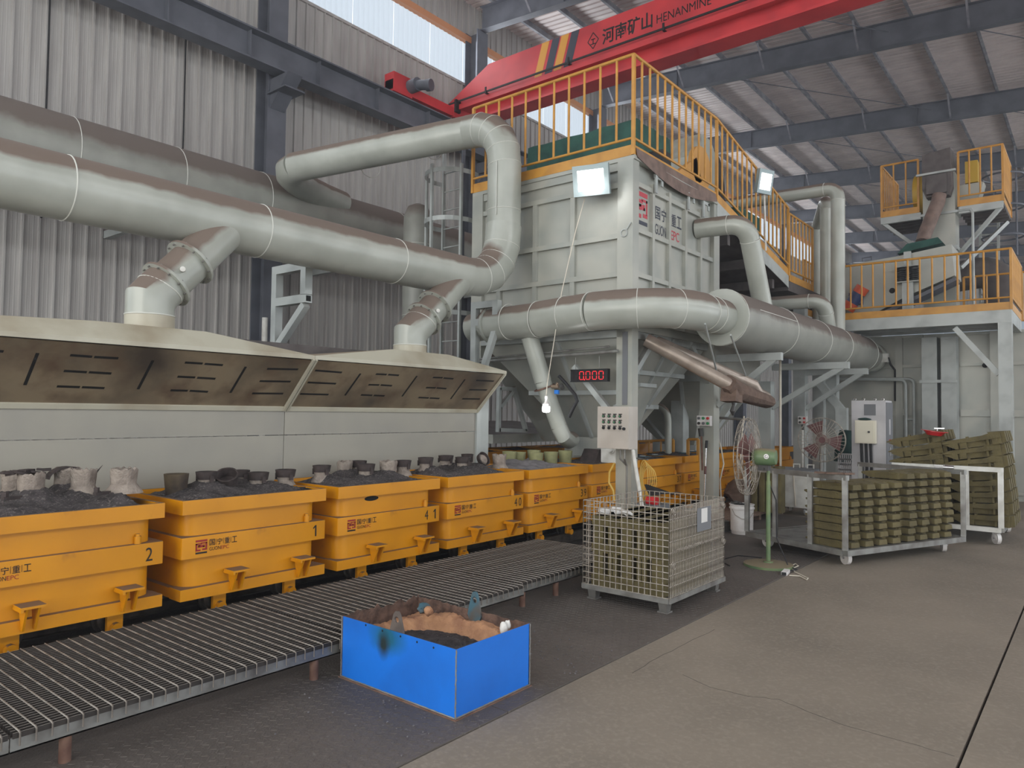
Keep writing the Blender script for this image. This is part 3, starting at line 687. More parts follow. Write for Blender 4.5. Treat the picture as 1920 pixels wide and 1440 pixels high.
# sloping cover, rising from the lip to a neck under each duct
def cover(x0, x1, xc, ztop):
    b = MB(); hw = .42; yb2 = 6.35
    z0 = ZLIP+.035
    b.add([(x0, YLIP-.02, z0), (x1, YLIP-.02, z0), (x1, yb2, z0+.02), (x0, yb2, z0+.02), (xc-hw, YLIP+.13, ztop), (xc+hw, YLIP+.13, ztop), (xc+hw, yb2-.1, ztop), (xc-hw, yb2-.1, ztop)],
          [(0, 1, 5, 4), (1, 2, 6, 5), (2, 3, 7, 6), (3, 0, 4, 7), (4, 5, 6, 7)])
    b.bb((x0, YLIP-.025, ZLIP), (x1, YLIP, z0)); part('cover', b, 'hood_cream', hd)
D1, D2 = PY(281, 621, 5.98), PY(768, 664, 5.98)
cover(-.9, XJ-.002, D1.x-.05, D1.z+.02); cover(XJ+.002, XE+.02, D2.x, D2.z+.015)
b = MB(); b.bb((-.9, 6.3, ZLIP), (XE+.05, 6.9, ZLIP+.1)); b.bb((-.9, 6.36, ZLIP+.1), (6.3, 6.8, ZLIP+.2)); part('rear_duct', b, 'dark_box', hd)
b = MB(); b.bb((XE-.02, YLIP, ZLIP), (XE, 6.4, ZLIP+.03)); part('end_cap', b, 'hood_cream', hd)

# ================================================================== PIPES
def arc(p0, c, p1, n=6):
    """points of a bend from p0 to p1 whose legs meet at c"""
    p0, c, p1 = V(p0), V(c), V(p1); return [(1-t)**2*p0 + 2*t*(1-t)*c + t*t*p1 for t in [i/n for i in range(n+1)]]
def seam(p, ax, r, par): 
    b = MB(); b.torus(p, ax, r, .006, 32, 6); part('weld_seam', b, 'weld', par)
YM, ZM, RM = 6.2, 3.285, .252
main = thing('extraction_pipe', 'big grey extraction pipe over the hood, rising in an elbow and crossing to the wall', 'pipe', (3, YM, ZM))
XR = 7.42; ZT = 5.52
b = MB(); b.tube([(-.8, YM, ZM), (6.62, YM, ZM)], RM, 36); part('trunk', b, 'pipe_grey', main)
el = arc((6.62, YM, ZM), (XR, YM, ZM), (XR, YM, ZM+.8), 5)
b = MB(); b.tube(el, RM-.012, 32); part('elbow', b, 'pipe_grey', main)
YK = 10.75; ZK = 5.42
b = MB(); b.tube([(XR, YM, ZM+.78), (XR, YM, ZT-.6)], RM-.025, 32); part('riser', b, 'pipe_grey', main)
el2 = arc((XR, YM, ZT-.62), (XR, YM, ZT), (XR, YM+.66, ZT), 5)
b = MB(); b.tube(el2, RM-.025, 32); part('elbow', b, 'pipe_grey', main)
cr0, cr1, cr2 = V((XR, YM+.64, ZT)), PY(552, 314, 9.7), PY(640, 382, 10.5)
b = MB(); b.tube([cr0, cr1], RM-.03, 32); part('cross_run', b, 'pipe_grey', main)
b = MB(); b.tube(arc(cr1+(cr0-cr1)*.01, PY(508, 330, 10.15), cr2, 6), RM-.03, 28); part('elbow', b, 'pipe_grey', main)
for u, v in ((138, 350), (503, 440), (757, 500)): 
    q = PY(u, v, YM-RM*.7); seam((q.x, YM, ZM), (1, 0, 0), RM, main)
for i, q in enumerate(el[1:-1]): seam(q, el[i+2]-el[i], RM-.012, main)
for i, q in enumerate(el2[:-1]): seam(q, el2[i+1]-el2[max(0, i-1)], RM-.025, main)
seam((XR, YM, ZM+1.0), (0, 0, 1), RM-.025, main); seam((XR, 7.6, ZT), (0, 1, 0), RM-.03, main); seam((XR, 9.0, ZT), (0, 1, 0), RM-.03, main)
b = MB(); b.bar((XR-RM+.02, YM-.06, ZM+.9), (XR-RM+.02, YM-.06, ZT-.62), .01, .006); part('weld_line', b, 'weld', main)

YBK, ZBK, RBK = 10.8, 4.98, .52
bk = thing('wall_pipe', 'thick dusty grey pipe running along the ribbed wall behind the front pipe', 'pipe', (5, YBK, ZBK))
b = MB(); b.tube([(-.5, YBK, ZBK), (13.5, YBK, ZBK)], RBK, 36); part('trunk', b, 'pipe_dusty', bk)
for u, v in ((148, 260), (345, 320), (505, 370), (760, 420)):
    q = PY(u, v, YBK-.4); seam((q.x, YBK, ZBK), (1, 0, 0), RBK, bk)
for x in (1, 5, 9, 13):
    b = MB(); b.bb((x-.05, YBK-.3, ZBK-.62), (x+.05, YW-.05, ZBK-.5)); part('support_bracket', b, 'frame_grey', bk)
st = thing('wall_stack', 'vertical grey pipe with a dust-covered rounded top beside the ladder cage', 'pipe', (8.5, 9, 0))
q = PY(784, 383, 9.0); b = MB(); b.lathe([(.24, 0), (.24, q.z-.35), (.235, q.z-.2), (.17, q.z-.05), (.06, q.z), (0, q.z)], (q.x, 9, 0), 24); part('shaft', b, 'pipe_dusty', st)
for z in (1.5, 3.2, 4.4): seam((q.x, 9, z), (0, 0, 1), .24, st)
q = PY(495, 560, 12.2); b = MB(); b.cyl((q.x, 12.15, 0), (q.x, 12.15, 3.3), .055, n=12); solo('drain_pipe', b, 'white_paint', 'slim pale drain pipe standing against the dark wall column', 'pipe')

def flange_at(p, ax, r, par, nb=12):
    o = None; b = MB(); a = V(ax).normalized()
    b.cyl(p-a*.012, p+a*.012, r, n=32); o = part('flange', b, 'pipe_grey', par)
    x = a.orthogonal().normalized(); y = a.cross(x)
    for k in range(nb):
        c = p + (r-.022)*(math.cos(6.283*k/nb)*x+math.sin(6.283*k/nb)*y); m = MB(); m.cyl(c-a*.028, c+a*.028, .007, n=6); part('bolt', m, 'galv', o)
def hood_branch(pts, r, label):
    """pts: neck foot, neck top, elbow end/first flange, second flange, root inside trunk"""
    t = thing('branch_duct', label, 'duct', pts[0])
    f, n_, e, g, h = [V(p) for p in pts]
    b = MB(); b.tube([f-V((0, 0, .06)), n_], r, 32); part('neck', b, 'hood_cream', t)
    d = (g-e).normalized(); mid = n_ + V((0, 0, .13)); k = e-d*.08
    b = MB(); b.tube([n_, mid, k, e], r-.003, 32); part('elbow', b, 'pipe_grey', t)
    b = MB(); b.tube([e, g], r-.015, 32); part('sleeve', b, 'pipe_grey', t)
    b = MB(); b.tube([g, h], r-.01, 32); part('root', b, 'pipe_grey', t)
    flange_at(e, d, r+.035, t); flange_at(g, d, r+.035, t); seam(n_, (0, 0, 1), r, t); seam(k, d+V((0, 0, .4)), r, t)
    b = MB(); s_ = (e+g)/2 + d.cross(V((0, 1, 0))).normalized()*0 + V((-.05, -r*.93, .0)); b.cyl(s_, s_+V((-.02, -.04, -.0)), .022, n=10); part('port_plug', b, 'white_paint', t)
    return t
RB = .185
def P6(u, v, y=6.02): return PY(u, v, y)
hood_branch([P6(281, 621, 5.98), P6(281, 592, 5.98), P6(312, 533), P6(357, 492, 6.04), P6(440, 415, 6.18)], RB, 'grey bolted duct with black paint drips rising from the left half of the hood')
hood_branch([P6(769, 664, 5.98), P6(769, 648, 5.98), P6(795, 598), P6(815, 575, 6.04), P6(868, 515, 6.18)], RB, 'grey bolted duct rising from the right half of the hood to the elbow')
t = [o for o in bpy.data.objects if 'black paint drips' in o.get('label', '')][0]

# frames that carry the front pipe
def pipe_frame(uv_foot, x, y0, y1, z0, zm, z1, label):
    t = thing('pipe_support', label, 'frame', (x, y1, z0)); w_ = .09
    for nm, a, c in (('upright', (x, y1, z0), (x, y1, z1)), ('upright', (x, y0, zm+.04), (x, y0, z1)), ('crossbar', (x, y0+.045, z1-.045), (x, y1-.045, z1-.045)), ('crossbar', (x, y0-.045, zm), (x, y1-.045, zm))):
        b = MB(); b.bar(a, c, w_, w_, up=(1, 0, 0) if nm == 'upright' else (0, 0, 1)); part(nm, b, 'frame_grey', t)
    b = MB(); b.bar((x, y1-.05, z0+.06), (x, y0+.0, zm-.06), .075, .075, up=(1, 0, 0)); part('diagonal_brace', b, 'frame_grey', t)
    b = MB(); b.bb((x-.03, y0-.0462, zm-.03), (x+.03, y0-.0452, zm+.03)); part('tube_opening', b, 'slot_black', t)
    return t
xf = 4.62
q0, q1 = PX(517, 655, xf), PX(575, 500, xf); qm = PX(575, 560, xf)
pipe_frame(None, xf, q1.y, q0.y, q0.z-.03, qm.z, PX(577, 490, xf).z, 'pale square-tube frame holding the front pipe at the middle of the hood')
xf = 7.3
q0, q1 = PX(890, 690, xf), PX(932, 565, xf); qm = PX(932, 602, xf)
pipe_frame(None, xf, q1.y, q0.y, q0.z-.35, qm.z, PX(932, 563, xf).z, 'pale square-tube frame holding the elbow beside the dust box')

# ================================================================== DUST BOX ON COLUMNS
X0, X1, Y0, Y1, ZL, ZH = 7.8, 10.33, 4.45, 7.12, 2.63, 4.74
bx = thing('dust_collector', 'tall ribbed grey steel dust box with red logo, on columns over a hopper', 'dust collector', (9, 5.8, 0))
b = MB(); b.bb((X0+.06, Y0+.06, ZL), (X1-.06, Y1-.06, ZH)); part('shell', b, 'box_grey', bx)
def rib(lo, hi, nm='stiffener'): b = MB(); b.bb(lo, hi); part(nm, b, 'box_grey', bx)
rib((X0, Y0, .012), (X0+.15, Y0+.22, ZH), 'column'); rib((X0, Y1-.2, .012), (X0+.15, Y1, ZH), 'column'); rib((X1-.12, Y0, .012), (X1+.08, Y0+.22, ZH), 'column'); rib((X1-.12, Y1-.2, 0), (X1+.08, Y1, ZH), 'column')
yv = [PX(u, 400, X0).y for u in (1028, 1094)] + [PX(960, 430, X0).y+.0]
for y in (6.62, 5.98, 5.36): rib((X0+.015, y-.035, ZL+.2), (X0+.06, y+.035, ZH-.3))
for z in (ZL+.02, 3.30, 3.78, 4.42): rib((X0+.01, Y0+.22, z), (X0+.06, Y1-.2, z+.065))
rib((X0+.02, Y0+.22, ZH-.1), (X0+.06, Y1-.2, ZH))
for x in (8.36, 8.82, 9.31, 9.80): rib((x-.03, Y0+.01, ZL+.1), (x+.03, Y0+.06, ZH-.18))
for z in (ZL+.1, 3.30, 3.86, ZH-.3): rib((X0+.15, Y0+.015, z), (X1-.12, Y0+.06, z+.06))
for x in (8.36, 9.31, 9.8):
    b = MB(); b.bar((x, Y0-.02, ZH-.3), (x, Y0-.02, ZH-.06), .05, .02, up=(0, 1, 0)); b.bb((x-.025, Y0-.02, ZH-.1), (x+.2, Y0, ZH-.055)); b.bb((x+.16, Y0-.02, ZH-.17), (x+.2, Y0, ZH-.06)); part('hook_arm', b, 'frame_grey', bx)
b = MB(); b.torus((X0-.005, Y0+.12, 3.83), (1, 0, 0), .045, .008, 16, 6); b.cyl((X0-.01, Y0+.08, 3.87), (X0-.01, Y0+.02, 3.95), .009, n=6); part('cable_hook', b, 'frame_grey', bx)
# hopper
hx0, hx1, hy0, hy1, hz = 8.75, 9.35, 5.35, 5.95, 1.25
b = MB(); b.hull([(hx0, hy0, hz), (hx1, hy0, hz), (hx1, hy1, hz), (hx0, hy1, hz)], [(X0+.08, Y0+.1, ZL), (X1-.08, Y0+.1, ZL), (X1-.08, Y1-.1, ZL), (X0+.08, Y1-.1, ZL)]); part('hopper', b, 'box_grey', bx)
b = MB(); b.bb((hx0-.02, hy0-.02, .98), (hx1+.02, hy1+.02, hz)); part('outlet_box', b, 'box_grey', bx)
def lerp(a, c, t): return V(a)*(1-t)+V(c)*t
ct, cb = [(X0+.07, Y0+.09, ZL), (X1-.07, Y0+.09, ZL), (X1-.07, Y1-.09, ZL), (X0+.07, Y1-.09, ZL)], [(hx0-.01, hy0-.01, hz), (hx1+.01, hy0-.01, hz), (hx1+.01, hy1+.01, hz), (hx0-.01, hy1+.01, hz)]
for i in (0, 3):
    j = (i+1) % 4
    for f in ((.25, .5, .75) if i == 0 else (.55,)):
        b = MB(); b.bar(lerp(ct[i], ct[j], f), lerp(cb[i], cb[j], f), .05, .05); part('hopper_rib', b, 'frame_grey', bx)
    for f in ((.35, .68) if i == 0 else (.55,)):
        b = MB(); b.bar(lerp(ct[i], cb[i], f), lerp(ct[j], cb[j], f), .06, .06); part('hopper_band', b, 'frame_grey', bx)
b = MB(); b.bb((X0, Y0+.1, ZL-.09), (X1, Y1-.1, ZL)); part('base_ring', b, 'frame_grey', bx)
for a, c in (((X0+.08, Y0+.2, 1.45), (X0+.08, Y0+.9, 2.2)), ((X0+.1, Y0+.1, 2.0), (X0+.75, Y0+.1, 2.58)), ((X1, Y0+.1, 2.0), (X1-.7, Y0+.1, 2.58))):
    b = MB(); b.bar(a, c, .07, .07); part('knee_brace', b, 'frame_grey', bx)
b = MB(); b.prism([(8.55, 5.2, 1.95), (8.55, 4.75, 1.95), (8.55, 4.98, 1.35)], (.35, 0, 0)); part('side_chute', b, 'box_grey', bx)
b = MB(); b.bb((8.5, 4.72, 1.95), (8.95, 5.25, 2.0)); part('chute_flange', b, 'frame_grey', bx)
b = MB(); b.box((8.3, 5.05, 1.1), (.02, .28, .32)); b.cyl((8.28, 5.03, 1.12), (8.22, 5.03, 1.12), .04, n=14); b.cyl((8.29, 5.03, 1.12), (8.27, 5.03, 1.12), .06, n=14); part('bearing_plate', b, 'white_paint', bx)
# lettering on the side
pl = V((8.02, Y0+.0565, 4.05)); r_, u_ = (1, 0, 0), (0, 0, 1)
emblem((8.0, Y0+.058, 3.99), r_, u_, .27, .42, bx, 'logo_red', 'logo_navy')
for ch, x in (('国', 8.485), ('宁', 8.655), ('重', 8.945), ('工', 9.105)): text('lettering', ch, 'logo_navy', (x, Y0+.057, 4.15), r_, u_, .17, bx, .14, bold=.012)
text('lettering', 'GUON', 'logo_navy', (8.485, Y0+.057, 3.95), r_, u_, .14, bx, .3, bold=.008); text('lettering', 'EPC', 'logo_red', (8.935, Y0+.057, 3.96), r_, u_, .13, bx, .24, bold=.008)

# ---- railings
def railing(label, runs, h, step, toe=.13, rad=.019, name='guard_railing', grp=None, lean=0):
    t = thing(name, label, 'railing', runs[0][0]); seen = []
    for a, c in runs:
        a, c = V(a), V(c); U = V((0, 0, 1))
        b = MB(); b.cyl(a+U*h, c+U*h, rad*1.15, n=8); part('top_rail', b, 'rail_yellow', t)
        b = MB(); b.cyl(a+U*(toe+.08), c+U*(toe+.08), rad*.9, n=8); part('bottom_rail', b, 'rail_yellow', t)
        if toe: 
            b = MB(); b.bar(a+U*toe/2, c+U*toe/2, .008, toe); part('toe_board', b, 'rail_yellow', t)
        n = max(1, round((c-a).length/(step if abs(c.x-a.x) < .1 else step*.85))); me, org = None, None
        pm = MB(); pm.cyl((0, 0, 0), (0, 0, h-toe-.08), rad*.85, n=8); me, org = pm.mesh('baluster')
        for k in range(1, n): obj('baluster', me, 'rail_yellow', t, a+(c-a)*k/n+U*(toe+.08)+org-worg(t))
        for e in (a, c):
            if any((e-o_).length < .06 for o_ in seen): continue
            seen.append(e); b = MB(); b.bar(e, e+U*h, .04, .04, up=(1, 0, 0)); part('post', b, 'rail_yellow', t)
    return t
ZD = ZH+.05
railing('long orange guard railing round the dust box top and down its ramp', [((X0, Y0-.0, ZD), (X0, Y1, ZD)), ((X0, Y0, ZD), (10.3, Y0, ZD)), ((10.3, Y0, ZD), (13.5, Y0, ZD-.63)), ((13.55, Y0, ZD-.72), (14.95, Y0, ZD-.72))], 1.26, .247)
railing('lower orange railing at the rear of the raised deck beyond the dark fan', [((10.4, 7.3, ZD), (10.4, 8.9, ZD)), ((10.4, 7.3, ZD), (13.4, 7.3, ZD-.4))], 1.15, .26)
railing('short orange railing on the deck beside the vertical pipes', [((15.05, Y0+.2, ZD-1.15), (16.6, Y0+.2, ZD-1.15)), ((13.6, 6.3, ZD-.75), (14.9, 6.3, ZD-.75))], 1.1, .2)
b = MB(); b.bb((X0, Y0-.02, ZH), (10.3, Y1, ZD)); 
dk = thing('upper_deck', 'grey steel deck with a descending ramp on top of the dust box', 'deck', (9, 5.8, ZH))
part('deck_plate', b, 'box_grey', dk)
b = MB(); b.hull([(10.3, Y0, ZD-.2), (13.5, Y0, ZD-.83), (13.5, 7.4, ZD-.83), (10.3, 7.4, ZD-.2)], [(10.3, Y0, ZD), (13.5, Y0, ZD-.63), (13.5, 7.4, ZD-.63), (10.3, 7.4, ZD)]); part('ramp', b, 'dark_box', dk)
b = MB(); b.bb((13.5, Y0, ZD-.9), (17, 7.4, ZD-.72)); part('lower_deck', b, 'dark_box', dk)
b = MB(); b.hull([(10.3, Y0-.01, ZD-.22), (13.5, Y0-.01, ZD-.85), (13.5, Y0, ZD-.85), (10.3, Y0, ZD-.22)], [(10.3, Y0-.01, ZD), (13.5, Y0-.01, ZD-.63), (13.5, Y0, ZD-.63), (10.3, Y0, ZD)]); part('edge_beam', b, 'frame_grey', dk)
b = MB(); n = 12                                                   # sagging sheet strip along the deck edge
for i in range(n):
    f0, f1 = i/n, (i+1)/n; s_ = lambda f: .16*math.sin(math.pi*f)
    b.hull([(X0+.05+2.4*f0, Y0-.035, ZD-.02-s_(f0)), (X0+.05+2.4*f1, Y0-.035, ZD-.02-s_(f1)), (X0+.05+2.4*f1, Y0-.03, ZD-.02-s_(f1)), (X0+.05+2.4*f0, Y0-.03, ZD-.02-s_(f0))],
           [(X0+.05+2.4*f0, Y0-.01, ZD+.1), (X0+.05+2.4*f1, Y0-.01, ZD+.1), (X0+.05+2.4*f1, Y0-.005, ZD+.1), (X0+.05+2.4*f0, Y0-.005, ZD+.1)])
part('edge_sheet', b, 'rust_pipe', dk)
for x, y in ((12.68, 4.5), (14.55, 4.5), (15.75, 4.5), (12.68, 7.2), (14.55, 7.2), (15.75, 7.2)):
    zt = ZD-.2-(x-10.3)*.2 if x < 13.5 else ZD-.9
    if x == 12.68 and y < 5: zt = 2.18
    b = MB(); b.bb((x-.1, y-.05, .012), (x+.1, y+.17, zt)); part('column', b, 'frame_grey', dk)
for x in (11.0, 12, 13): 
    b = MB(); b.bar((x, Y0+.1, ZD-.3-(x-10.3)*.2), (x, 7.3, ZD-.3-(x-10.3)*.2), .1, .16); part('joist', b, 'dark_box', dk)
# floodlights
def flood(label, p, yaw, tilt, wd, ht):
    t = thing('floodlight', label, 'floodlight', p); R = M.Rotation(yaw, 3, 'Z') @ M.Rotation(tilt, 3, 'Y'); p = V(p)
    b = MB(); b.box(p, (.07, wd*1.08, ht*1.1), rot=R)
    for k in range(8): b.box(p+R @ V((.055, -wd*.4+wd*.8*k/7, 0)), (.05, .008, ht*.8), rot=R)
    part('housing', b, 'lamp_housing', t)
    b = MB(); b.box(p+R @ V((-.037, 0, 0)), (.004, wd*.78, ht*.74), rot=R); part('lens', b, 'glow_white', t)
    b = MB()
    for s_ in (-1, 1): b.box(p+R @ V((.0, s_*(wd/2+.01), -.04)), (.03, .008, .2), rot=R)
    b.box(p+R @ V((.03, 0, -.15)), (.03, wd+.03, .008), rot=R); part('bracket', b, 'lamp_housing', t)
    return t
q = PX(1109, 338, X0-.22); flood('bright floodlight hanging at the front corner of the dust box', q, .28, -.25, .43, .34).rotation_euler = (0, 0, 0)
q = PY(1433, 341, Y0-.1); flood('bright floodlight clamped on the ramp railing', q, 1.15, -.2, .3, .36)
sl_ = bpy.data.lights.new('flood_glow', 'SPOT'); sl_.energy = 16; sl_.spot_size = 2.4; sl_.shadow_soft_size = .15
so = bpy.data.objects.new('flood_glow', sl_); COL.objects.link(so); so.location = PX(1105, 342, X0-.32); so.rotation_euler = (0, math.radians(62), math.radians(200))
b = MB(); b.cyl(PY(1433, 365, Y0-.06), PY(1436, 470, Y0-.06), .015, n=8); solo('lamp_pole', b, 'white_paint', 'slim white pole under the floodlight on the ramp railing', 'pole')

# deck machines: tarp, blower
TARP = PX(1110, 245, 8.8).z-ZD
b = MB(); x0, x1, y0, y1 = 8.75, 9.75, 4.95, 6.85; rnd = random.Random(2); nx, ny = 16, 22; vs = []
for j in range(ny+1):
    for i in range(nx+1):
        e = min(i, nx-i, j, ny-j); a, c = i/nx, j/ny
        fx = x0 if i <= 2 else x1 if i >= nx-2 else x0+(x1-x0)*(i-2)/(nx-4); fy = y0 if j <= 2 else y1 if j >= ny-2 else y0+(y1-y0)*(j-2)/(ny-4)
        out = .05 if e == 0 else .02 if e == 1 else 0
        fx += -out if i <= 2 else out if i >= nx-2 else 0; fy += -out if j <= 2 else out if j >= ny-2 else 0
        h = (.012, .42, TARP-.03)[e] if e < 3 else TARP+.012*math.sin(11*c)*math.sin(7*a)
        vs.append((fx+.02*math.sin(23*c+5*e)*(e < 3), fy+.02*math.sin(19*a+4*e)*(e < 3), ZD+h+rnd.uniform(0, .008)))
b.add(vs, [(j*(nx+1)+i, j*(nx+1)+i+1, (j+1)*(nx+1)+i+1, (j+1)*(nx+1)+i) for j in range(ny) for i in range(nx)])
solo('green_tarpaulin', b, 'tarp', 'dark green tarpaulin draped over a machine behind the front railing', 'tarpaulin')
t = thing('electric_motor', 'dark motor on the deck behind the near end of the side railing', 'motor', (8.6, 4.9, ZD))
q = V((8.75, 4.85, ZD+.2)); b = MB(); b.cyl(q+V((-.25, 0, 0)), q+V((.2, 0, 0)), .15, n=18); b.bb(q+V((-.18, -.12, -.2)), q+V((.12, .12, -.1))); part('motor_body', b, 'black_plastic', t)
b = MB(); b.bb(q+V((.2, -.2, -.15)), q+V((.45, .18, .25))); part('gearbox', b, 'black_plastic', t)
t = thing('blower', 'blower with a round pale orange belt guard behind the side railing', 'blower', (10.7, 5.6, ZD))
c = PY(1316, 315, 5.1); b = MB(); b.cyl(c, c+V((0, .08, 0)), .36, n=28); b.bar(c+V((-.1, .04, -.05)), c+V((-.75, .04, -.45)), .08, .4); part('belt_guard', b, 'guard_orange', t)
for a in range(6): pass
b = MB(); b.bb(c+V((.25, .1, -.4)), c+V((.9, .75, .35))); b.hull([c+V((.25, .1, .35)), c+V((.9, .1, .35)), c+V((.9, .75, .35)), c+V((.25, .75, .35))], [c+V((.4, .2, .75)), c+V((.8, .2, .75)), c+V((.8, .7, .75)), c+V((.4, .7, .75))]); part('housing', b, 'pipe_grey', t)
b = MB(); b.tube(arc(c+V((.95, .4, .6)), c+V((1.25, .3, .75)), c+V((1.35, .3, -.2)), 6), .13, 14); part('outlet_duct', b, 'ink_black', t)
b = MB(); b.bb((11.9, 4.75, ZD-.5), (12.9, 6.3, ZD+.35)); solo('machine_cover', b, 'tarp', 'dark green covered machine on the ramp behind the railing', 'cover')

# ---- ladder with a cage at the back corner of the dust box
lx, ly = 8.25, 7.75
t = thing('cage_ladder', 'grey steel ladder in a hooped safety cage beside the dust box', 'ladder', (lx, ly, 0))
for dx in (0, .42):
    b = MB(); b.bb((lx-.03, ly-.03+dx, 0), (lx+.03, ly+.0+dx, 5.9)); part('stile', b, 'steel_dark' if not dx else 'frame_grey', t)
for k in range(18):
    b = MB(); b.cyl((lx, ly, .3+.3*k), (lx, ly+.42, .3+.3*k), .012, n=6); part('rung', b, 'frame_grey', t)
hoop = [(lx-.46*math.sin(a)*1.0, ly+.21-.42*math.cos(a)) for a in [math.pi*(-.12+1.24*i/14) for i in range(15)]]
for z in (2.35, 3.1, 3.83, 4.55, 5.3):
    b = MB(); 
    for (ax, ay), (cx_, cy_) in zip(hoop, hoop[1:]): b.bar((ax, ay, z), (cx_, cy_, z), .008, .07)
    part('cage_hoop', b, 'frame_grey', t)
for i in (3, 7, 11):
    b = MB(); b.bb((hoop[i][0]-.02, hoop[i][1]-.02, 2.3), (hoop[i][0]+.02, hoop[i][1]+.02, 5.4)); part('cage_strap', b, 'frame_grey', t)

# ---- pipe along the front of the dust box, round the corner into the duct
XFp, RF = 7.45, .225
f0 = PX(945, 608, XFp); zf = 2.79; YD, ZDu = 3.8, 2.85
t = thing('side_duct', 'large grey duct wrapped round the front corner of the dust box and running back', 'duct', (XFp, 5.5, zf))
p = [V((XFp, 6.42, zf-.02)), V((XFp, 5.6, zf+.0)), V((XFp+.0, 4.75, zf+.04))]
e2 = arc(V((XFp, 4.8, zf+.04)), V((XFp+.03, 3.78, zf+.05)), V((8.35, YD, ZDu)), 6)
b = MB(); b.tube([p[0], p[1]], RF-.005, 32); part('pipe_section', b, 'pipe_grey', t)
b = MB(); b.tube([p[1], e2[0]], RF+.008, 32); part('pipe_section', b, 'pipe_grey', t)
b = MB(); b.tube(e2, RF+.01, 32); part('elbow', b, 'pipe_grey', t)
b = MB(); b.cyl(p[0]-V((0, .012, 0)), p[0]+V((0, .012, 0)), RF+.03, n=32); part('end_flange', b, 'pipe_grey', t)
b = MB(); b.cyl(p[0]+V((0, .02, 0)), p[0]+V((0, .35, -.02)), RF-.03, n=28); part('inlet_stub', b, 'pipe_grey', t)
b = MB(); b.tube([e2[-1], (9.0, YD, ZDu)], RF+.002, 32); part('pipe_section', b, 'pipe_grey', t)
RDu = .365
b = MB(); b.cyl((8.93, YD, ZDu), (8.95, YD, ZDu), RDu, n=40); part('end_plate', b, 'pipe_grey', t)
b = MB(); b.tube([(8.95, YD, ZDu), (15.85, YD, ZDu)], RDu-.003, 40); part('trunk', b, 'pipe_dusty', t)
b = MB(); b.tube([(15.85, YD, ZDu), (16.75, YD, ZDu)], RDu*.74, 32); part('tail_pipe', b, 'pipe_dusty', t)
b = MB(); b.cyl((16.6, YD, ZDu), (16.68, YD, ZDu), RDu*.85, n=32); b.cyl((16.74, YD, ZDu), (16.8, YD, ZDu), RDu*.85, n=32); part('flange', b, 'pipe_grey', t)
for q in (V((XFp, 6.1, zf)), V((XFp, 5.62, zf)), V((XFp, 5.2, zf+.03)), V((XFp, 4.82, zf+.04))): seam(q, (0, 1, 0), RF+.01, t)
for i in (2, 4): seam(e2[i], e2[i+1]-e2[i-1], RF+.01, t)
for x in (8.4, 8.62): seam((x, YD, ZDu), (1, 0, 0), RF+.005, t)
for x in (8.96, 10.9, 12.6, 13.9, 15.8): seam((x, YD, ZDu), (1, 0, 0), RDu, t)
b = MB(); b.bb((9.4, YD-RDu*.94, ZDu+.12), (10.9, YD-RDu*.92, ZDu+.128)); part('weld_line', b, 'weld', t)
def bracket(x, yc, y_out, z, label):
    t = thing('pipe_bracket', label, 'bracket', (x, yc, z))
    b = MB(); b.bb((x-.05, y_out, z-.11), (x+.05, yc, z)); part('arm', b, 'frame_grey', t)
    b = MB(); b.bar((x, yc, z-.75), (x, y_out+.1, z-.08), .07, .09); part('brace', b, 'frame_grey', t)
bracket(10.35, Y0, 3.5, ZDu-RDu-.003, 'pale bracket arm under the duct, on the column with the six-button box')
bracket(12.68, 4.45, 3.2, ZDu-RDu-.003, 'pale bracket arm under the duct, on the second column from the basket')
bracket(14.55, 4.45, 3.35, ZDu-RDu-.003, 'pale bracket arm under the far part of the duct')
# branches dropping into the duct
def branch(label, pts, r):
    t = thing('branch_pipe', label, 'pipe', pts[0]); a, k, e = V(pts[0]), V(pts[1]), V(pts[2])
    s0 = k+(a-k).normalized()*r*1.9; s1 = k+(e-k).normalized()*r*1.9
    b = MB(); b.tube([a, s0], r, 24); part('inlet', b, 'pipe_grey', t)
    b = MB(); b.tube(arc(s0, k, s1, 6), r, 24); part('elbow', b, 'pipe_grey', t)
    b = MB(); b.tube([s1, e], r, 24); part('leg', b, 'pipe_grey', t)
    seam(s1, e-s1, r, t); seam(s0, s0-a, r, t); return t
k = PY(1400, 418, YD)
branch('grey pipe bending from the logo side of the dust box down into the duct', [(k.x-.1, Y0+.05, k.z+.0), k, PY(1432, 585, YD)], .135)
k = PY(1545, 563, YD)
branch('grey pipe bending out from under the ramp down into the duct', [(k.x-.15, Y0+.9, k.z), k, PY(1556, 635, YD)], .13)
k = PY(1571, 352, YD)
branch('tall vertical grey pipe rising from the duct and bending over the ramp', [(k.x, 6.6, k.z+.05), k, PY(1571, 640, YD)], .125)
q = PY(1551, 640, 4.15); k = PY(1549, 372, 4.15)
t = branch('second vertical grey pipe just behind the tall one, with a slanted arm', [PX(1533, 425, k.x+.8), k, (k.x, 4.15, 2.9)], .115)
q = PX(1533, 425, k.x+.8); b = MB(); b.tube([q, (q.x, q.y, 3.2)], .1, 16); part('down_leg', b, 'pipe_grey', t)

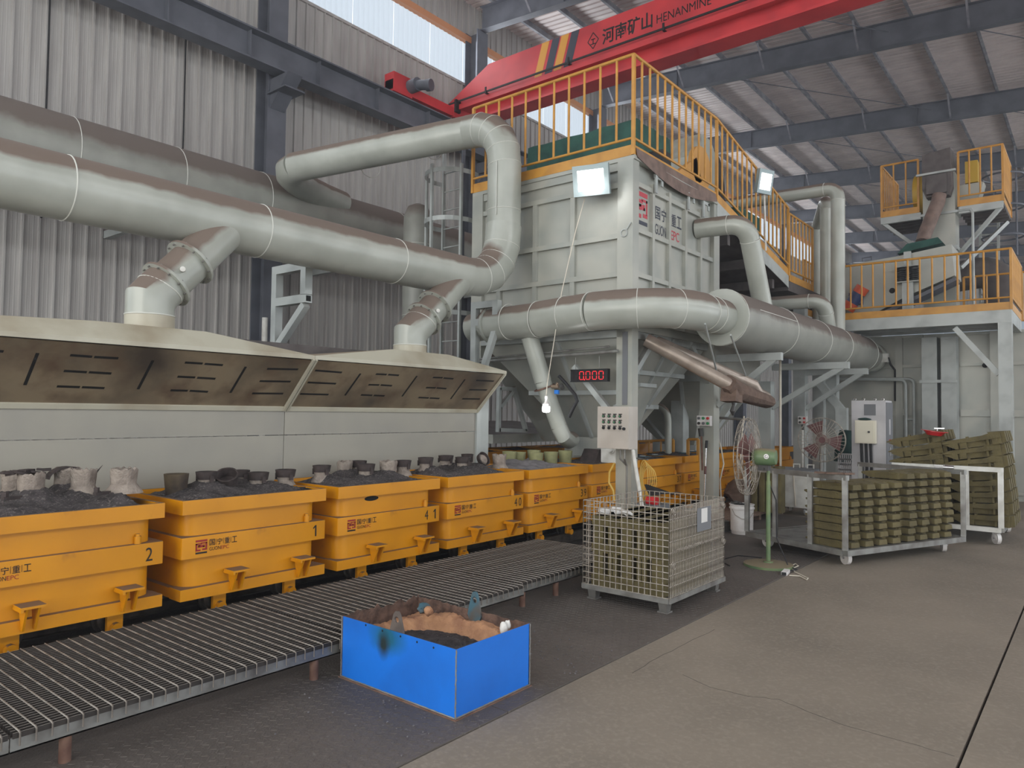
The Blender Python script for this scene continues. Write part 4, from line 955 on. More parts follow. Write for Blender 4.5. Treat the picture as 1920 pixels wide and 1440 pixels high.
# small slanting insulated pipes hung under the duct
t = thing('insulated_pipe', 'front slanting foil-wrapped pipe with a brown cloth around its end', 'pipe', PY(1300, 690, 3.75))
a, c = PY(1211, 637, 4.5), PY(1368, 722, 3.6)
b = MB(); b.tube([a, c], .085, 20); part('pipe_run', b, 'insul', t)
b = MB(); rnd = random.Random(9); e = PY(1440, 752, 3.6); b.tube([c-V((.06, 0, -.03)), c+V((.1, 0, -.05)), c+V((.3, -.01, -.09)), e], [.1, .12, .115, .1], 14)
for i in range(len(b.v)): b.v[i] += V((0, rnd.uniform(-.015, .015), rnd.uniform(-.02, .015)))
b.prism([c+V((-.02, -.1, -.02)), c+V((.15, -.1, -.05)), c+V((.12, -.12, -.22)), c+V((-.06, -.1, -.2))], (0, .2, 0))
part('cloth_wrap', b, 'cloth_brown', t)
b = MB(); q = c+V((.06, -.02, -.17)); b.tube([q, q+V((.02, 0, -.08)), q+V((-.02, 0, -.15)), q+V((.02, .01, -.2))], [.03, .02, .035, .015], 8); part('rag_knot', b, 'hose_dark', t)
t = thing('insulated_pipe', 'rear slanting foil-wrapped pipe joining the cloth-wrapped one from above', 'pipe', PY(1350, 690, 3.95))
a, c = PY(1225, 638, 4.62), PY(1412, 722, 3.75)
b = MB(); b.tube([a, c, c+V((.1, -.02, -.1)), PY(1436, 745, 3.7)], .08, 20); part('pipe_run', b, 'insul', t)
for (u0, v0, u1, v1), l in (((1322, 607, 1343, 690), 'left'), ((1370, 628, 1398, 700), 'right')):
    b = MB(); b.cyl(PY(u0, v0, YD-RDu-.02 if l == 'right' else YD-RF), PY(u1, v1+4, 3.92 if l == 'left' else 3.79), .012, n=8); solo('hanger_rod', b, 'frame_grey', 'slim %s hanger rod between the big duct and a slanting pipe' % l, 'rod')

# pipe from the hopper front, lamp bulb, display
t = thing('hopper_pipe', 'grey pipe slanting down from the side duct past the work bulb to a rounded elbow', 'pipe', (7.75, 5.7, 2))
a = PX(993, 640, 7.55); m1 = PX(1018, 715, 7.7); m2 = PX(1052, 812, 7.9); e = PX(1072, 822, 8.05)
b = MB(); b.tube([a+V((0, 0, .06)), m1], .115, 24); part('upper_run', b, 'pipe_grey', t)
b = MB(); b.tube([m1, PX(1048, 800, 7.88)], .108, 24); part('lower_run', b, 'pipe_grey', t)
b = MB(); k = PX(1048, 800, 7.88); b.tube([k, PX(1056, 818, 7.92), PX(1066, 826, 8.1), PX(1072, 824, 8.4)], .11, 24); part('elbow', b, 'pipe_grey', t)
b = MB(); q = PX(1021, 727, 7.72); b.torus(q, m2-m1, .135, .012, 24, 6); part('rope_sling', b, 'rust', t)
t = thing('air_valve', 'brass air valve with a blue handle beside the slanting pipe', 'valve', PX(1043, 727, 7.6))
b = MB(); q = PX(1042, 725, 7.6); b.cyl(q-V((0, .05, 0)), q+V((0, .06, 0)), .025, n=10); b.cyl(q, q+V((0, -.03, .05)), .018, n=8); part('valve_body', b, 'valve_metal', t)
b = MB(); q = PX(1044, 735, 7.58); b.box(q, (.03, .06, .05)); part('handle', b, 'blue_valve', t)
b = MB(); b.cyl(PX(1052, 722, 7.58), PX(1055, 728, 7.56), .03, n=12); part('gauge', b, 'hose_dark', t)
b = MB(); b.tube([PX(u, v, 7.6) for u, v in ((1048, 705), (1062, 720), (1078, 740), (1082, 752), (1075, 765), (1067, 782))], .022, 10); solo('air_hose', b, 'rubber', 'thick black hose curving from the air valve to the hopper outlet', 'hose')
t = thing('light_bulb', 'bare lit bulb hanging on a wire in front of the slanting pipe', 'bulb', PX(1024, 755, 7.4))
q = PX(1024, 762, 7.4); b = MB(); b.lathe([(.0, .02), (.045, .015), (.052, -.02), (.05, -.06), (.035, -.075), (0, -.08)], q, 20); part('globe', b, 'glow_white', t)
b = MB(); b.lathe([(.05, .0), (.048, .03), (.02, .06), (.016, .09), (.022, .1), (.02, .13), (0, .14)], q, 16); part('socket', b, 'plastic_white', t)
pl_ = bpy.data.lights.new('bulb_glow', 'POINT'); pl_.energy = 6; pl_.shadow_soft_size = .06; po = bpy.data.objects.new('bulb_glow', pl_); COL.objects.link(po); po.location = q+V((-.1, -.03, -.06))
b = MB(); b.tube([PX(1097, 370, X0-.06), PX(1080, 430, X0-.03), PX(1053, 548, 7.35), PX(1040, 632, 7.3), PX(1026, 720, 7.39), PX(1024, 742, 7.4)], .006, 6); solo('lamp_wire', b, 'cord_white', 'thin white wire running from the floodlight down to the bare bulb', 'wire')
t = thing('number_display', 'black display panel showing 0.000 in red digits', 'display', PX(1105, 705, 7.75))
a = PX(1070, 695, 7.75); c = PX(1139, 717, 7.75); yl_, yr_, zt_, zb_ = a.y, c.y, 2.15, 1.99
b = MB(); b.bb((7.75, yr_, zb_), (7.81, yl_, zt_)); b.bb((7.74, yr_, zt_-.01), (7.75, yl_, zt_)); b.bb((7.74, yr_, zb_), (7.75, yl_, zb_+.01)); part('casing', b, 'black_plastic', t)
def seg(y, z, wd, ht, which):
    b = MB(); th = .0055; X_ = 7.7485
    S_ = {'a': ((0, ht), (wd, ht)), 'b': ((wd, ht), (wd, ht/2)), 'c': ((wd, ht/2), (wd, 0)), 'd': ((0, 0), (wd, 0)), 'e': ((0, ht/2), (0, 0)), 'f': ((0, ht), (0, ht/2)), 'g': ((0, ht/2), (wd, ht/2))}
    for k in which:
        (u0, v0), (u1, v1) = S_[k]; p0, p1 = V((X_, y-u0, z+v0)), V((X_, y-u1, z+v1)); d = (p1-p0).normalized()*.007; b.bar(p0+d, p1-d, th, .003, up=(1, 0, 0))
    return b
Wd = (yl_-yr_)
for i in range(4):
    part('digit', seg(yl_-Wd*(.25+.175*i), zb_+.03, .062, .1, 'abcdef'), 'glow_red', t)
b = MB(); b.box((7.7485, yl_-Wd*.385, zb_+.028), (.003, .012, .012)); part('decimal_point', b, 'glow_red', t)
part('unlit_digit', seg(yl_-Wd*.08, zb_+.03, .062, .1, 'abcdefg'), 'display_dim', t)
for dy in (.1, .75):
    b = MB(); b.cyl((7.78, yl_-Wd*dy, zt_), (7.78, yl_-Wd*dy, zt_+.16), .004, n=6); part('hanger_wire', b, 'galv', t)
b = MB(); b.cyl((7.72, 7.1, 2.3), (7.72, 4.6, 2.36), .022, n=10); b.cyl((7.72, 6.9, 2.34), (7.72, 4.72, 2.42), .014, n=8); solo('conduit', b, 'galv', 'dark conduit and cable running across the hopper above the display', 'conduit')

# control box on the corner column
t = thing('control_box', 'beige control box with three rows of four small switches on the corner column', 'control box', (7.6, 4.7, 1.4))
a, c = PX(1120, 762, 7.5), PX(1178, 843, 7.5)
xb_, yl_, yr_, zt_, zb_ = 7.5, a.y, c.y, a.z, c.z
b = MB(); b.bb((xb_+.012, yr_, zb_), (xb_+.22, yl_, zt_)); part('casing', b, 'cab_beige', t)
b = MB(); b.bb((xb_, yr_+.004, zb_+.004), (xb_+.012, yl_-.004, zt_-.004)); dr = part('door', b, 'cab_beige', t)
Wd, Hd = yl_-yr_, zt_-zb_
for r in range(3):
    for k in range(4):
        y = yl_-Wd*(.22+.175*k); z = zt_-Hd*(.23+.14*r)
        m_ = MB(); m_.bb((xb_-.002, y-.024, z+.018), (xb_, y+.024, z+.03)); part('name_strip', m_, 'ink_black', dr)
        m_ = MB(); m_.cyl((xb_, y, z), (xb_-.02, y, z), .017, n=12)
        if r == 2: m_.box((xb_-.024, y, z), (.012, .01, .03))
        part('switch' if r == 2 else 'indicator', m_, 'rubber' if r == 2 else 'hose_dark', dr)
        if r < 2: m_ = MB(); m_.cyl((xb_-.02, y, z), (xb_-.023, y, z), .009, n=10); part('indicator_lens', m_, 'green_lens', dr)
m_ = MB(); m_.cyl((xb_, yr_+Wd*.13, zt_-Hd*.52), (xb_-.02, yr_+Wd*.13, zt_-Hd*.52), .018, n=12); part('lock', m_, 'rubber', dr)
b = MB()
for dy in (.12, .18): b.tube([(xb_+.12, yr_+dy, zb_), (xb_+.12, yr_+dy, zb_-.12), (xb_+.19, yr_+.13, zb_-.2), (xb_+.19, yr_+.13, .1)], .012, 8)
part('cable', b, 'galv', t)
b = MB(); b.bb((X0+.005, Y0+.06, 1.7), (X0+.02-.03, Y0+.13, 2.6)); solo('cable_tray', b, 'cab_dark', 'dark cable tray on the corner column above the beige control box', 'cable tray')

def button_box(label, p, cols, rows, wd, ht, leds):
    t = thing('button_box', label, 'button box', p); p = V(p)
    b = MB(); b.bb(p+V((0, -wd/2, -ht/2)), p+V((.07, wd/2, ht/2))); part('casing', b, 'plastic_white', t)
    for r in range(rows):
        for k in range(cols):
            q = p+V((0, wd/2-wd*(k+.5)/cols, ht/2-ht*(r+.5)/rows)); m_ = leds[(r*cols+k) % len(leds)]
            b = MB(); b.cyl(q, q-V((.02, 0, 0)), ht*.14, n=12); part('push_button', b, m_, t)
    return t
button_box('small white box with six round buttons on the second column', PX(1319, 789, 10.13), 3, 2, .21, .15, ['cab_dark', 'green_lens', 'red_lens', 'hose_dark', 'cab_dark', 'green_lens'])
button_box('small four-button box on the shaded column left of the round red fan', PX(1504, 788, 14.35), 2, 2, .16, .15, ['hose_dark', 'red_lens'])
# ================================================================== GRATING WALKWAY
GZ = .212
BARS = {}
def grating(x0, x1, y0, y1, label, legs, front):
    t = thing('walkway_grating', label, 'grating', ((x0+x1)/2, y0, 0), 'grating walkway panels')
    L = x1-x0-.012; n = int((y1-y0)/.03)
    mb = MB(); mb.bb((-L/2, -.002, -.024), (L/2, .002, 0)); me, _ = mb.mesh('bearing_bar', False, V((0, 0, 0)))
    for k in range(n+1): obj('bearing_bar', me, 'grate_dark', t, V(((x0+x1)/2, y0+k*(y1-y0)/n, GZ)) - t.location)
    mb = MB(); W = y1-y0; mb.tube([(0, -.012, -.055), (0, -.012, -.002), (0, 0, .003), (0, W/2, .003), (0, W+.008, .003)], .004, 5); me, _ = mb.mesh('cross_rod', True, V((0, 0, 0)))
    m = int(L/.063)
    for k in range(m+1): obj('cross_rod', me, 'grate_steel', t, V((x0+.03+k*(L-.05)/m, y0, GZ)) - t.location)
    b = MB(); b.bb((x0, y0+.005, GZ-.085), (x1, y0+.012, GZ-.022)); b.bb((x0, y0+.005, GZ-.085), (x1, y0+.05, GZ-.078)); part('edge_channel', b, front, t)
    b = MB(); b.bb((x0, y1-.05, GZ-.085), (x1, y1-.04, GZ-.025)); part('edge_channel', b, 'galv', t)
    for x in legs:
        for y in (y0+.04, y1-.07):
            b = MB(); b.cyl((x, y, .006), (x, y, GZ-.078), .026, n=14); part('leg', b, 'rust', t)
grating(-.7, 1.1, 3.6, 4.8, 'nearest grating panel, cut off by the left edge', (.2,), 'galv')
grating(1.105, 2.9, 3.6, 4.8, 'long grating panel in the left foreground with a galvanised front edge', (1.33, 2.66), 'galv')
grating(2.905, 4.65, 3.62, 4.8, 'grating panel behind the blue box with a blue stain on its edge', (4.0,), 'galv')
grating(4.655, 6.42, 3.68, 4.8, 'far grating panel ending beside the wire basket', (4.75, 5.22, 6.2), 'galv')

# ================================================================== BLUE BOX
x0, x1, y0, y1, zt = 2.785, 3.408, 2.61, 3.545, .366
t = thing('blue_ladle_box', 'open bright blue steel box lined with tan clay on the tread plate', 'box', ((x0+x1)/2, (y0+y1)/2, .006))
def ragged(a, c, m_, th, amp, nm='wall', seed=0):
    a, c = V(a), V(c); rnd = random.Random(seed); n = 28; d = (c-a).normalized(); nn = V((-d.y, d.x, 0))*th; b = MB(); vs = []
    for i in range(n+1):
        p = a+(c-a)*i/n; h = zt + rnd.uniform(-1, 1)*.004 + (amp*(.5*math.sin(i*.9)+rnd.uniform(-.6, .6)) if amp else 0)
        vs += [p, p+nn, V((p.x, p.y, h)), V((p.x+nn.x, p.y+nn.y, h))]
    fs = []
    for i in range(n):
        k = 4*i; fs += [(k, k+4, k+6, k+2), (k+1, k+3, k+7, k+5), (k+2, k+6, k+7, k+3), (k, k+1, k+5, k+4)]
    fs += [(0, 2, 3, 1), (4*n, 4*n+1, 4*n+3, 4*n+2)]
    b.add(vs, fs); return part(nm, b, m_, t)
zb = .008
ragged((x0, y1, zb), (x0, y0, zb), 'blue_paint', .0, 0, 'front_wall') if False else None
b = MB(); b.bb((x0, y0, zb), (x0+.006, y1, zt)); fwc = PX(719, 1200, x0); scorched('blue_scorched', 'blue_paint', [((x0, fwc.y-.03, .33), (1, 6, 9), (22, 92, 120), .3, 1.1), ((x0, fwc.y, .275), (1, 17, 11), (34, 48, 50), .25, 1.05)]); fw = part('wall', b, 'blue_scorched', t)
b = MB(); b.bb((x0+.006, y0, zb), (x1, y0+.006, zt)); part('wall', b, 'blue_paint', t)
ragged((x1, y0, zb), (x1, y1, zb), 'rim_rust', .008, .006, 'wall', 1); ragged((x1, y1, zb), (x0, y1, zb), 'rim_rust', .008, .02, 'wall', 2)
b = MB(); b.bb((x0+.006, y0+.006, zb), (x0+.01, y1-.01, zt-.002)); b.bb((x0+.01, y0+.006, zb), (x1-.01, y0+.011, zt-.002)); part('inner_face', b, 'rim_rust', t)
b = MB(); b.bb((x0-.012, y0-.012, .006), (x1+.01, y1+.012, .013)); part('base_plate', b, 'rust', t)
for a, c in (((x0-.002, y0-.002, .013), (x0-.002, y0-.002, zt)), ((x0-.002, y1, .013), (x0-.002, y1, zt)), ((x1, y0-.002, .013), (x1, y0-.002, zt)), ((x0-.003, y0, .016), (x0-.003, y1, .016)), ((x0, y0-.003, .016), (x1, y0-.003, .016))):
    b = MB(); n = 30; b.tube([V(a)+(V(c)-V(a))*i/n+V((random.uniform(-.001, .001), random.uniform(-.001, .001), 0)) for i in range(n+1)], [.0035+.0015*(i % 2) for i in range(n+1)], 6); part('weld_bead', b, 'galv', t)
for k in range(5):
    p = PX(686+31*k+(k > 1)*3, 1172+10.6*k, x0); b = MB(); b.cyl((x0-.0012, p.y, p.z), (x0+.0, p.y, p.z), .006, n=12); part('drain_hole', b, 'slot_black', t)
# clay lining with a bowl, slag pool
nx, ny = 44, 60; vs = []; rnd = random.Random(4); cx_, cy_ = (x0+x1)/2-.03, (y0+y1)/2-.04
for j in range(ny+1):
    for i in range(nx+1):
        X_ = x0+.012+(x1-x0-.024)*i/nx; Y_ = y0+.012+(y1-y0-.024)*j/ny
        d = math.hypot((X_-cx_)/.29, (Y_-cy_)/.42); h = .312+.009*math.sin(X_*31)*math.sin(Y_*23)+rnd.uniform(-.005, .005)
        if d < 1: h = .312-.15*min(1, (1-d)*3.2)+rnd.uniform(-.004, .004)
        if X_ < x0+.1: h -= .04
        if Y_ > y1-.25: h -= .05*(Y_-y1+.25)/.25
        vs.append((X_, Y_, h))
b = MB(); b.add(vs, [(j*(nx+1)+i, j*(nx+1)+i+1, (j+1)*(nx+1)+i+1, (j+1)*(nx+1)+i) for j in range(ny) for i in range(nx)]); part('clay_lining', b, 'clay', t)
vs = []; n = 26
for j in range(n+1):
    for i in range(n+1):
        a, c = i/n*2-1, j/n*2-1
        vs.append((cx_+.27*a*math.sqrt(1-c*c/2), cy_+.39*c*math.sqrt(1-a*a/2), .232+rnd.uniform(-.005, .005)))
b = MB(); b.add(vs, [(j*(n+1)+i, j*(n+1)+i+1, (j+1)*(n+1)+i+1, (j+1)*(n+1)+i) for j in range(n) for i in range(n)]); part('slag_pool', b, 'slag', t)
def lump(c, r, seed, sq=(1, 1, 1)):
    rnd = random.Random(seed); bm = bmesh.new(); bmesh.ops.create_icosphere(bm, subdivisions=2, radius=r); b = MB()
    b.add([V(c)+V((v.co.x*sq[0], v.co.y*sq[1], v.co.z*sq[2]))*rnd.uniform(.8, 1.15) for v in bm.verts], [tuple(v.index for v in f.verts) for f in bm.faces]); bm.free(); return b
q = PZ(794, 1140, .37); part('clay_lump', lump(q, .035, 1, (1.4, 1, .9)), 'lug_teal', t); part('clay_lump', lump(PZ(803, 1146, .36), .03, 2), 'clay', t)
b = lump(PZ(945, 1178, .36), .03, 3, (.8, .8, 1.3)); b2 = lump(PZ(952, 1172, .37), .025, 5, (.8, .7, 1.2)); b.add(b2.v, b2.f); part('stone_chip', b, 'paper', t)
def lug(p, wd, ht, ax, m_):
    """plate with a hole, upright, along direction ax"""
    a = V(ax).normalized(); n_ = V((-a.y, a.x, 0)); p = V(p); b = MB(); out = []; inn = []
    prof = [(-wd/2, 0), (wd/2, 0), (wd/2, ht*.25), (wd*.22, ht*.9), (wd*.1, ht), (-wd*.1, ht), (-wd*.22, ht*.9), (-wd/2, ht*.25)]
    hc = (0, ht*.72); hr = ht*.11; m = 24; ring = [(hc[0]+hr*math.cos(6.283*k/m), hc[1]+hr*math.sin(6.283*k/m)) for k in range(m)]
    def onp(ang):
        best = None
        for (ax_, ay_), (bx_, by_) in zip(prof, prof[1:]+prof[:1]):
            dx, dy = math.cos(ang), math.sin(ang); ex, ey = bx_-ax_, by_-ay_; den = dx*ey-dy*ex
            if abs(den) < 1e-9: continue
            tt = ((ax_-hc[0])*ey-(ay_-hc[1])*ex)/den; ss = ((ax_-hc[0])*dy-(ay_-hc[1])*dx)/den
            if tt > 0 and -1e-6 <= ss <= 1+1e-6 and (best is None or tt < best): best = tt
        return (hc[0]+best*math.cos(ang), hc[1]+best*math.sin(ang))
    outer = [onp(6.283*k/m) for k in range(m)]; vs = []
    for dd in (-.006, .006):
        for ringp in (outer, ring): vs += [p+a*x+V((0, 0, z))+n_*dd for x, z in ringp]
    fs = []
    for k in range(m):
        k2 = (k+1) % m; fs += [(k, k2, m+k2, m+k), (2*m+k, 3*m+k, 3*m+k2, 2*m+k2), (k, 2*m+k, 2*m+k2, k2), (m+k, m+k2, 3*m+k2, 3*m+k)]
    b.add(vs, fs); return part('lifting_lug', b, m_, t)
p = PX(744, 1192, x0+.012); lug((x0+.014, p.y, .315), .12, .16, (0, 1, 0), 'lug_brown')
p = PX(890, 1150, x1-.015); lug((x1-.014, p.y, .3), .11, .185, (0, 1, 0), 'lug_teal')

rnd = random.Random(77); b = MB()
for k in range(220):
    a_ = rnd.uniform(0, 6.28); d_ = abs(rnd.gauss(0, .28)); X_ = 3.3+math.cos(a_)*(.55+d_); Y_ = 3.0+math.sin(a_)*(.6+d_)
    if not (2.49 < Y_ < 3.6) or (2.74 < X_ < 3.45 and 2.56 < Y_ < 3.6): continue
    s_ = rnd.uniform(.003, .007); b.box((X_, Y_, .006+s_/2+.002), (s_*1.5, s_, s_), rz=a_)
solo('grit', b, 'sand_grey', 'loose pale grit scattered on the tread plate around the blue box', 'grit', kind='stuff')
# ================================================================== WIRE BASKET WITH TRAYS
def tray_mesh(Wd, L, h, name):
    """moulded fibre tray: slab with a beak at the far end and four blunt noses at the near end"""
    b = MB()
    prof = [(.0, 0), (L*.78, 0), (L, h*.48), (L, h*.66), (L*.8, h*.86), (.05, h*.9), (0, h*.8)]
    b.prism([(0, y, z) for y, z in prof], (Wd, 0, 0))
    n = 4; w_ = Wd/n
    for k in range(n):
        c = w_*(k+.5); a = w_*.3
        b.hull([(c-a, -.085, h*.12), (c+a, -.085, h*.12), (c+a*1.1, .12, 0), (c-a*1.1, .12, 0)], [(c-a*.9, -.08, h*.74), (c+a*.9, -.08, h*.74), (c+a, .14, h*.99), (c-a, .14, h*.99)])
        b.bb((c+a+.004, -.015, h*.15), (c+a+.024, .05, h*.85))
    for sx, x in ((-1, 0), (1, Wd)):
        for y0_, y1_, z0_, z1_ in ((.03, L*.9, h*.55, h*.72), (.0, .1, h*.08, h*.6), (L*.6, L*.7, .0, h*.6), (.1, .14, 0, h*.6), (L*.14, L*.6, .0, h*.12)):
            b.bb((x if sx > 0 else x-(.03 if h > .1 else .006), y0_, z0_), (x+(.03 if h > .1 else .006) if sx > 0 else x, y1_, z1_))
    return b.mesh(name, False, V((0, 0, 0)))[0]
def deep_tray(Wd, L, h):
    b = MB(); i_ = .045
    b.prism([(0, 0, h*.5), (0, L*.82, h*.5), (0, L*1.0, h*.58), (0, L*1.0, h*.68), (0, L*.86, h*.84), (0, L*.3, h*.9), (0, .1, h*1.05), (0, 0, h*.95)], (Wd, 0, 0))
    b.prism([(i_, .0, 0), (i_, L*.76, 0), (i_, L*.97, h*.52), (i_, 0, h*.52)], (Wd-2*i_, 0, 0))
    for x in (0, Wd-i_):
        for y0_, y1_ in ((0, .1), (.135, .16), (L*.58, L*.7)): b.bb((x, y0_, .003), (x+i_, y1_, h*.52))
        b.prism([(x, L*.73, .0), (x, L*.77, 0), (x, L*.97, h*.5), (x, L*.73, h*.5)], (i_*.6, 0, 0))
    b.box((.02, L*.55, h*.88), (.06, .03, .03))
    n = 4; w_ = Wd/n
    for k in range(n):
        c = w_*(k+.5); a = w_*.36
        b.hull([(c-a, -.05, h*.1), (c+a, -.05, h*.1), (c+a, .02, 0), (c-a, .02, 0)], [(c-a*.8, -.045, h*1.0), (c+a*.8, -.045, h*1.0), (c+a*.8, .14, h*1.13), (c-a*.8, .14, h*1.13)])
    return b.mesh('fibre_tray', False, V((0, 0, 0)))[0]
TM1, TM2 = tray_mesh(.93, .46, .087, 'fibre_tray'), deep_tray(.95, .66, .15)
def tray(me, mtx, label, grp):
    o = obj('fibre_tray', me, 'olive'); o.matrix_world = mtx; return tag(o, label, 'tray', grp)
bx0, bx1, by0, by1, bz0, bz1 = 5.30, 6.38, 2.68, 3.49, .115, .845
t = thing('wire_basket', 'folding wire-mesh container full of upright olive trays on the tread plate', 'container', ((bx0+bx1)/2, (by0+by1)/2, .006), None)
def mesh_side(a, c, nm, nv, nh):
    a, c = V(a), V(c); b = MB(); b.bar(a+V((0, 0, bz0)), c+V((0, 0, bz0)), .03, .04); s = part(nm, b, 'galv', t); d = (c-a)
    vb = MB(); vb.cyl((0, 0, bz0), (0, 0, bz1), .0043, n=5); vm, vo = vb.mesh('upright_wire')
    for k in range(nv+1): obj('upright_wire', vm, 'wire', s, a+d*k/nv+vo-worg(s))
    hb = MB(); hb.cyl((0, 0, 0), d, .004, n=5); hm, ho = hb.mesh('cross_wire')
    for k in range(nh+1): obj('cross_wire', hm, 'wire', s, a+V((0, 0, bz0+.02+(bz1-bz0-.02)*k/nh))+ho-worg(s))
mesh_side((bx0, by0, 0), (bx0, by1, 0), 'mesh_panel', 15, 14); mesh_side((bx0, by1, 0), (bx1, by1, 0), 'mesh_panel', 20, 14)
mesh_side((bx1, by1, 0), (bx1, by0, 0), 'mesh_panel', 15, 14); mesh_side((bx1, by0, 0), (bx0, by0, 0), 'mesh_panel', 38, 8)
for x in (bx0+.07, bx1-.07):
    for y in (by0+.07, by1-.07):
        b = MB(); b.hull([(x-.03, y-.03, .006), (x+.03, y-.03, .006), (x+.03, y+.03, .006), (x-.03, y+.03, .006)], [(x-.045, y-.045, bz0), (x+.045, y-.045, bz0), (x+.045, y+.045, bz0), (x-.045, y+.045, bz0)]); b.box((x, y, .012), (.09, .09, .012)); part('foot', b, 'galv', t)
b = MB(); b.bb((bx0, by0, bz0-.01), (bx1, by1, bz0+.003)); part('floor_mesh', b, 'galv', t)
b = MB(); hx = [bx0+.06+(bx1-bx0-.12)*i/160 for i in range(161)]; b.tube([(x, by0-.012+.012*math.cos(i*1.25), .5+.012*math.sin(i*1.25)) for i, x in enumerate(hx)], .003, 5); part('spring_hinge', b, 'wire', t)
for x, z in ((bx1-.05, .47), (bx1-.05, .79), (bx0+.05, .4), (bx0+.05, .83)):
    b = MB()
    for k in range(3): b.torus((x+.02*k-.02, by0-.015, z-.01*k), (0, 1, .2), .022, .003, 14, 5)
    part('latch_ring', b, 'wire', t)
b = MB(); b.bb((bx0+.5, by0-.008, .6), (bx0+.78, by0-.006, .8)); pq = part('label_plate', b, 'cab_dark', t)
b = MB(); b.bb((bx0+.58, by0-.0095, .67), (bx0+.7, by0-.008, .79)); part('paper_label', b, 'paper', pq)
for k in range(5):
    m_ = M.Translation((bx0+.07, by0+.11+.135*k, bz0+.015)) @ M(((0, 1, 0, 0), (0, 0, -1, 0), (-1, 0, 0, 0), (0, 0, 0, 1)))
    b = MB(); y = by0+.07+.138*k; xa, xb_ = bx0+.05, bx1-.12; hgt = .6-.01*(k % 2)
    b.bb((xa+.03, y+.022, bz0+.006), (xb_, y+.106, bz0+hgt))
    for z0_, z1_ in ((.0, .1), (.29, .37), (.52, .6)): b.bb((xa, y, bz0+.006+z0_*hgt/.6), (xb_-.02, y+.134, bz0+z1_*hgt/.6))
    b.bb((xa, y+.02, bz0+.008), (xa+.04, y+.06, bz0+hgt-.004)); b.bb((xa, y+.068, bz0+.008), (xa+.04, y+.108, bz0+hgt-.004))
    solo('fibre_tray', b, 'olive', 'upright olive fibre tray in the wire basket, %s from its left side' % ('first', 'second', 'third', 'fourth', 'fifth')[4-k], 'tray', 'trays in the wire basket')
b = MB(); rnd = random.Random(8); q = V((bx0+.14, by1-.16, bz0+.62))
for k in range(9): b.box(q+V((rnd.uniform(0, .25), rnd.uniform(-.16, .08), rnd.uniform(0, .02))), (.09, .07, .012), rot=M.Rotation(rnd.uniform(0, 3), 3, 'Z') @ M.Rotation(rnd.uniform(-.5, .5), 3, 'X'))
solo('paper_scraps', b, 'paper', 'crumpled white paper lying on the trays in the wire basket', 'paper')

# ================================================================== TROLLEY OF TRAYS (galvanised) 
A = PZ(1585, 1042, .13); ang = math.atan2(-.83, 1.99); d1 = V((math.cos(ang), math.sin(ang), 0)); d2 = V((-d1.y, d1.x, 0)); L1, L2 = 2.12, 1.36
def T(a, c, z): return V((A.x, A.y, 0)) + d1*a + d2*c + V((0, 0, z))
t = thing('tray_trolley', 'galvanised angle-frame trolley on white casters, loaded with olive trays', 'trolley', T(1, .7, 0))
def abar(nm, p, q, w_=.06, h_=.06, m_='galv', tt=None): b = MB(); b.bar(p, q, w_, h_); return part(nm, b, m_, tt or t)
zf = .155; zt = .945
abar('frame_bar', T(0, 0, zf), T(L1, 0, zf)); abar('frame_bar', T(0, L2, zf), T(L1, L2, zf)); abar('frame_bar', T(0, .03, zf), T(0, L2-.03, zf)); abar('frame_bar', T(L1, .03, zf), T(L1, L2-.03, zf))
b = MB(); b.bar(T(.03, L2/2, zf+.02), T(L1-.03, L2/2, zf+.02), L2-.06, .006); part('deck_sheet', b, 'galv', t)
for c in (0.0, .44, .93, L2): abar('upright', T(0, c, zf+.03), T(0, c, zt), .05, .05)
for c in (0, L2): abar('upright', T(L1, c, zf+.03), T(L1, c, zt), .05, .05)
abar('top_rail', T(0, -.03, zt+.0), T(0, L2+.03, zt+.0), .055, .055); abar('top_rail', T(L1, -.03, zt), T(L1, L2+.03, zt), .055, .055)
def caster(p, tt, r=.075, yaw=0):
    p = V(p); c = thing_part('caster', tt, p); f = V((math.cos(yaw), math.sin(yaw), 0)); s = V((-f.y, f.x, 0)); q = V((p.x, p.y, r+.002))
    b = MB(); b.cyl(q-s*.022, q+s*.022, r, n=22); b.cyl(q-s*.025, q+s*.025, r*.55, n=16); part('wheel', b, 'plastic_white', c)
    b = MB(); b.bar(q+s*.032, V((q.x, q.y, p.z-.01))+s*.032+f*.0, .035, .004, up=f); b.bar(q-s*.032, V((q.x, q.y, p.z-.01))-s*.032, .035, .004, up=f); b.cyl(q-s*.036, q+s*.036, .01, n=8); part('fork', b, 'chrome', c)
    b = MB(); b.bb(V((q.x-.05, q.y-.045, p.z-.014)), V((q.x+.05, q.y+.045, p.z))); part('mount_plate', b, 'galv', c)
def thing_part(nm, par, loc):
    o = bpy.data.objects.new(nm, None); COL.objects.link(o); o.parent = par; o.location = V(loc)-worg(par); o.empty_display_size = .05; return o
for a, c, yw in ((.17, .12, .9), (L1-.2, .12, .4), (.2, L2-.14, 1.2), (L1-.2, L2-.14, .3)): caster(T(a, c, zf-.03), t, .07, yw)
ORD = ('lowest', 'second', 'third', 'fourth', 'fifth', 'sixth', 'seventh', 'eighth', 'topmost')
rnd = random.Random(11)
for s_, (a0, n, nm) in enumerate(((.06, 8, 'left'), (1.03, 9, 'right'))):
    for k in range(n):
        p = T(a0+rnd.uniform(-.012, .012), .09+rnd.uniform(-.02, .02), zf+.03+k*.0875)
        mt = M.Translation(p) @ M.Rotation(ang, 4, 'Z')
        lb = 'olive fibre tray in the %s stack on the galvanised trolley, %s' % (nm, 'topmost of its stack' if k == n-1 else ORD[k]+' from the bottom' if k else 'lowest of its stack')
        tray(TM1, mt, lb, 'trays on the galvanised trolley')
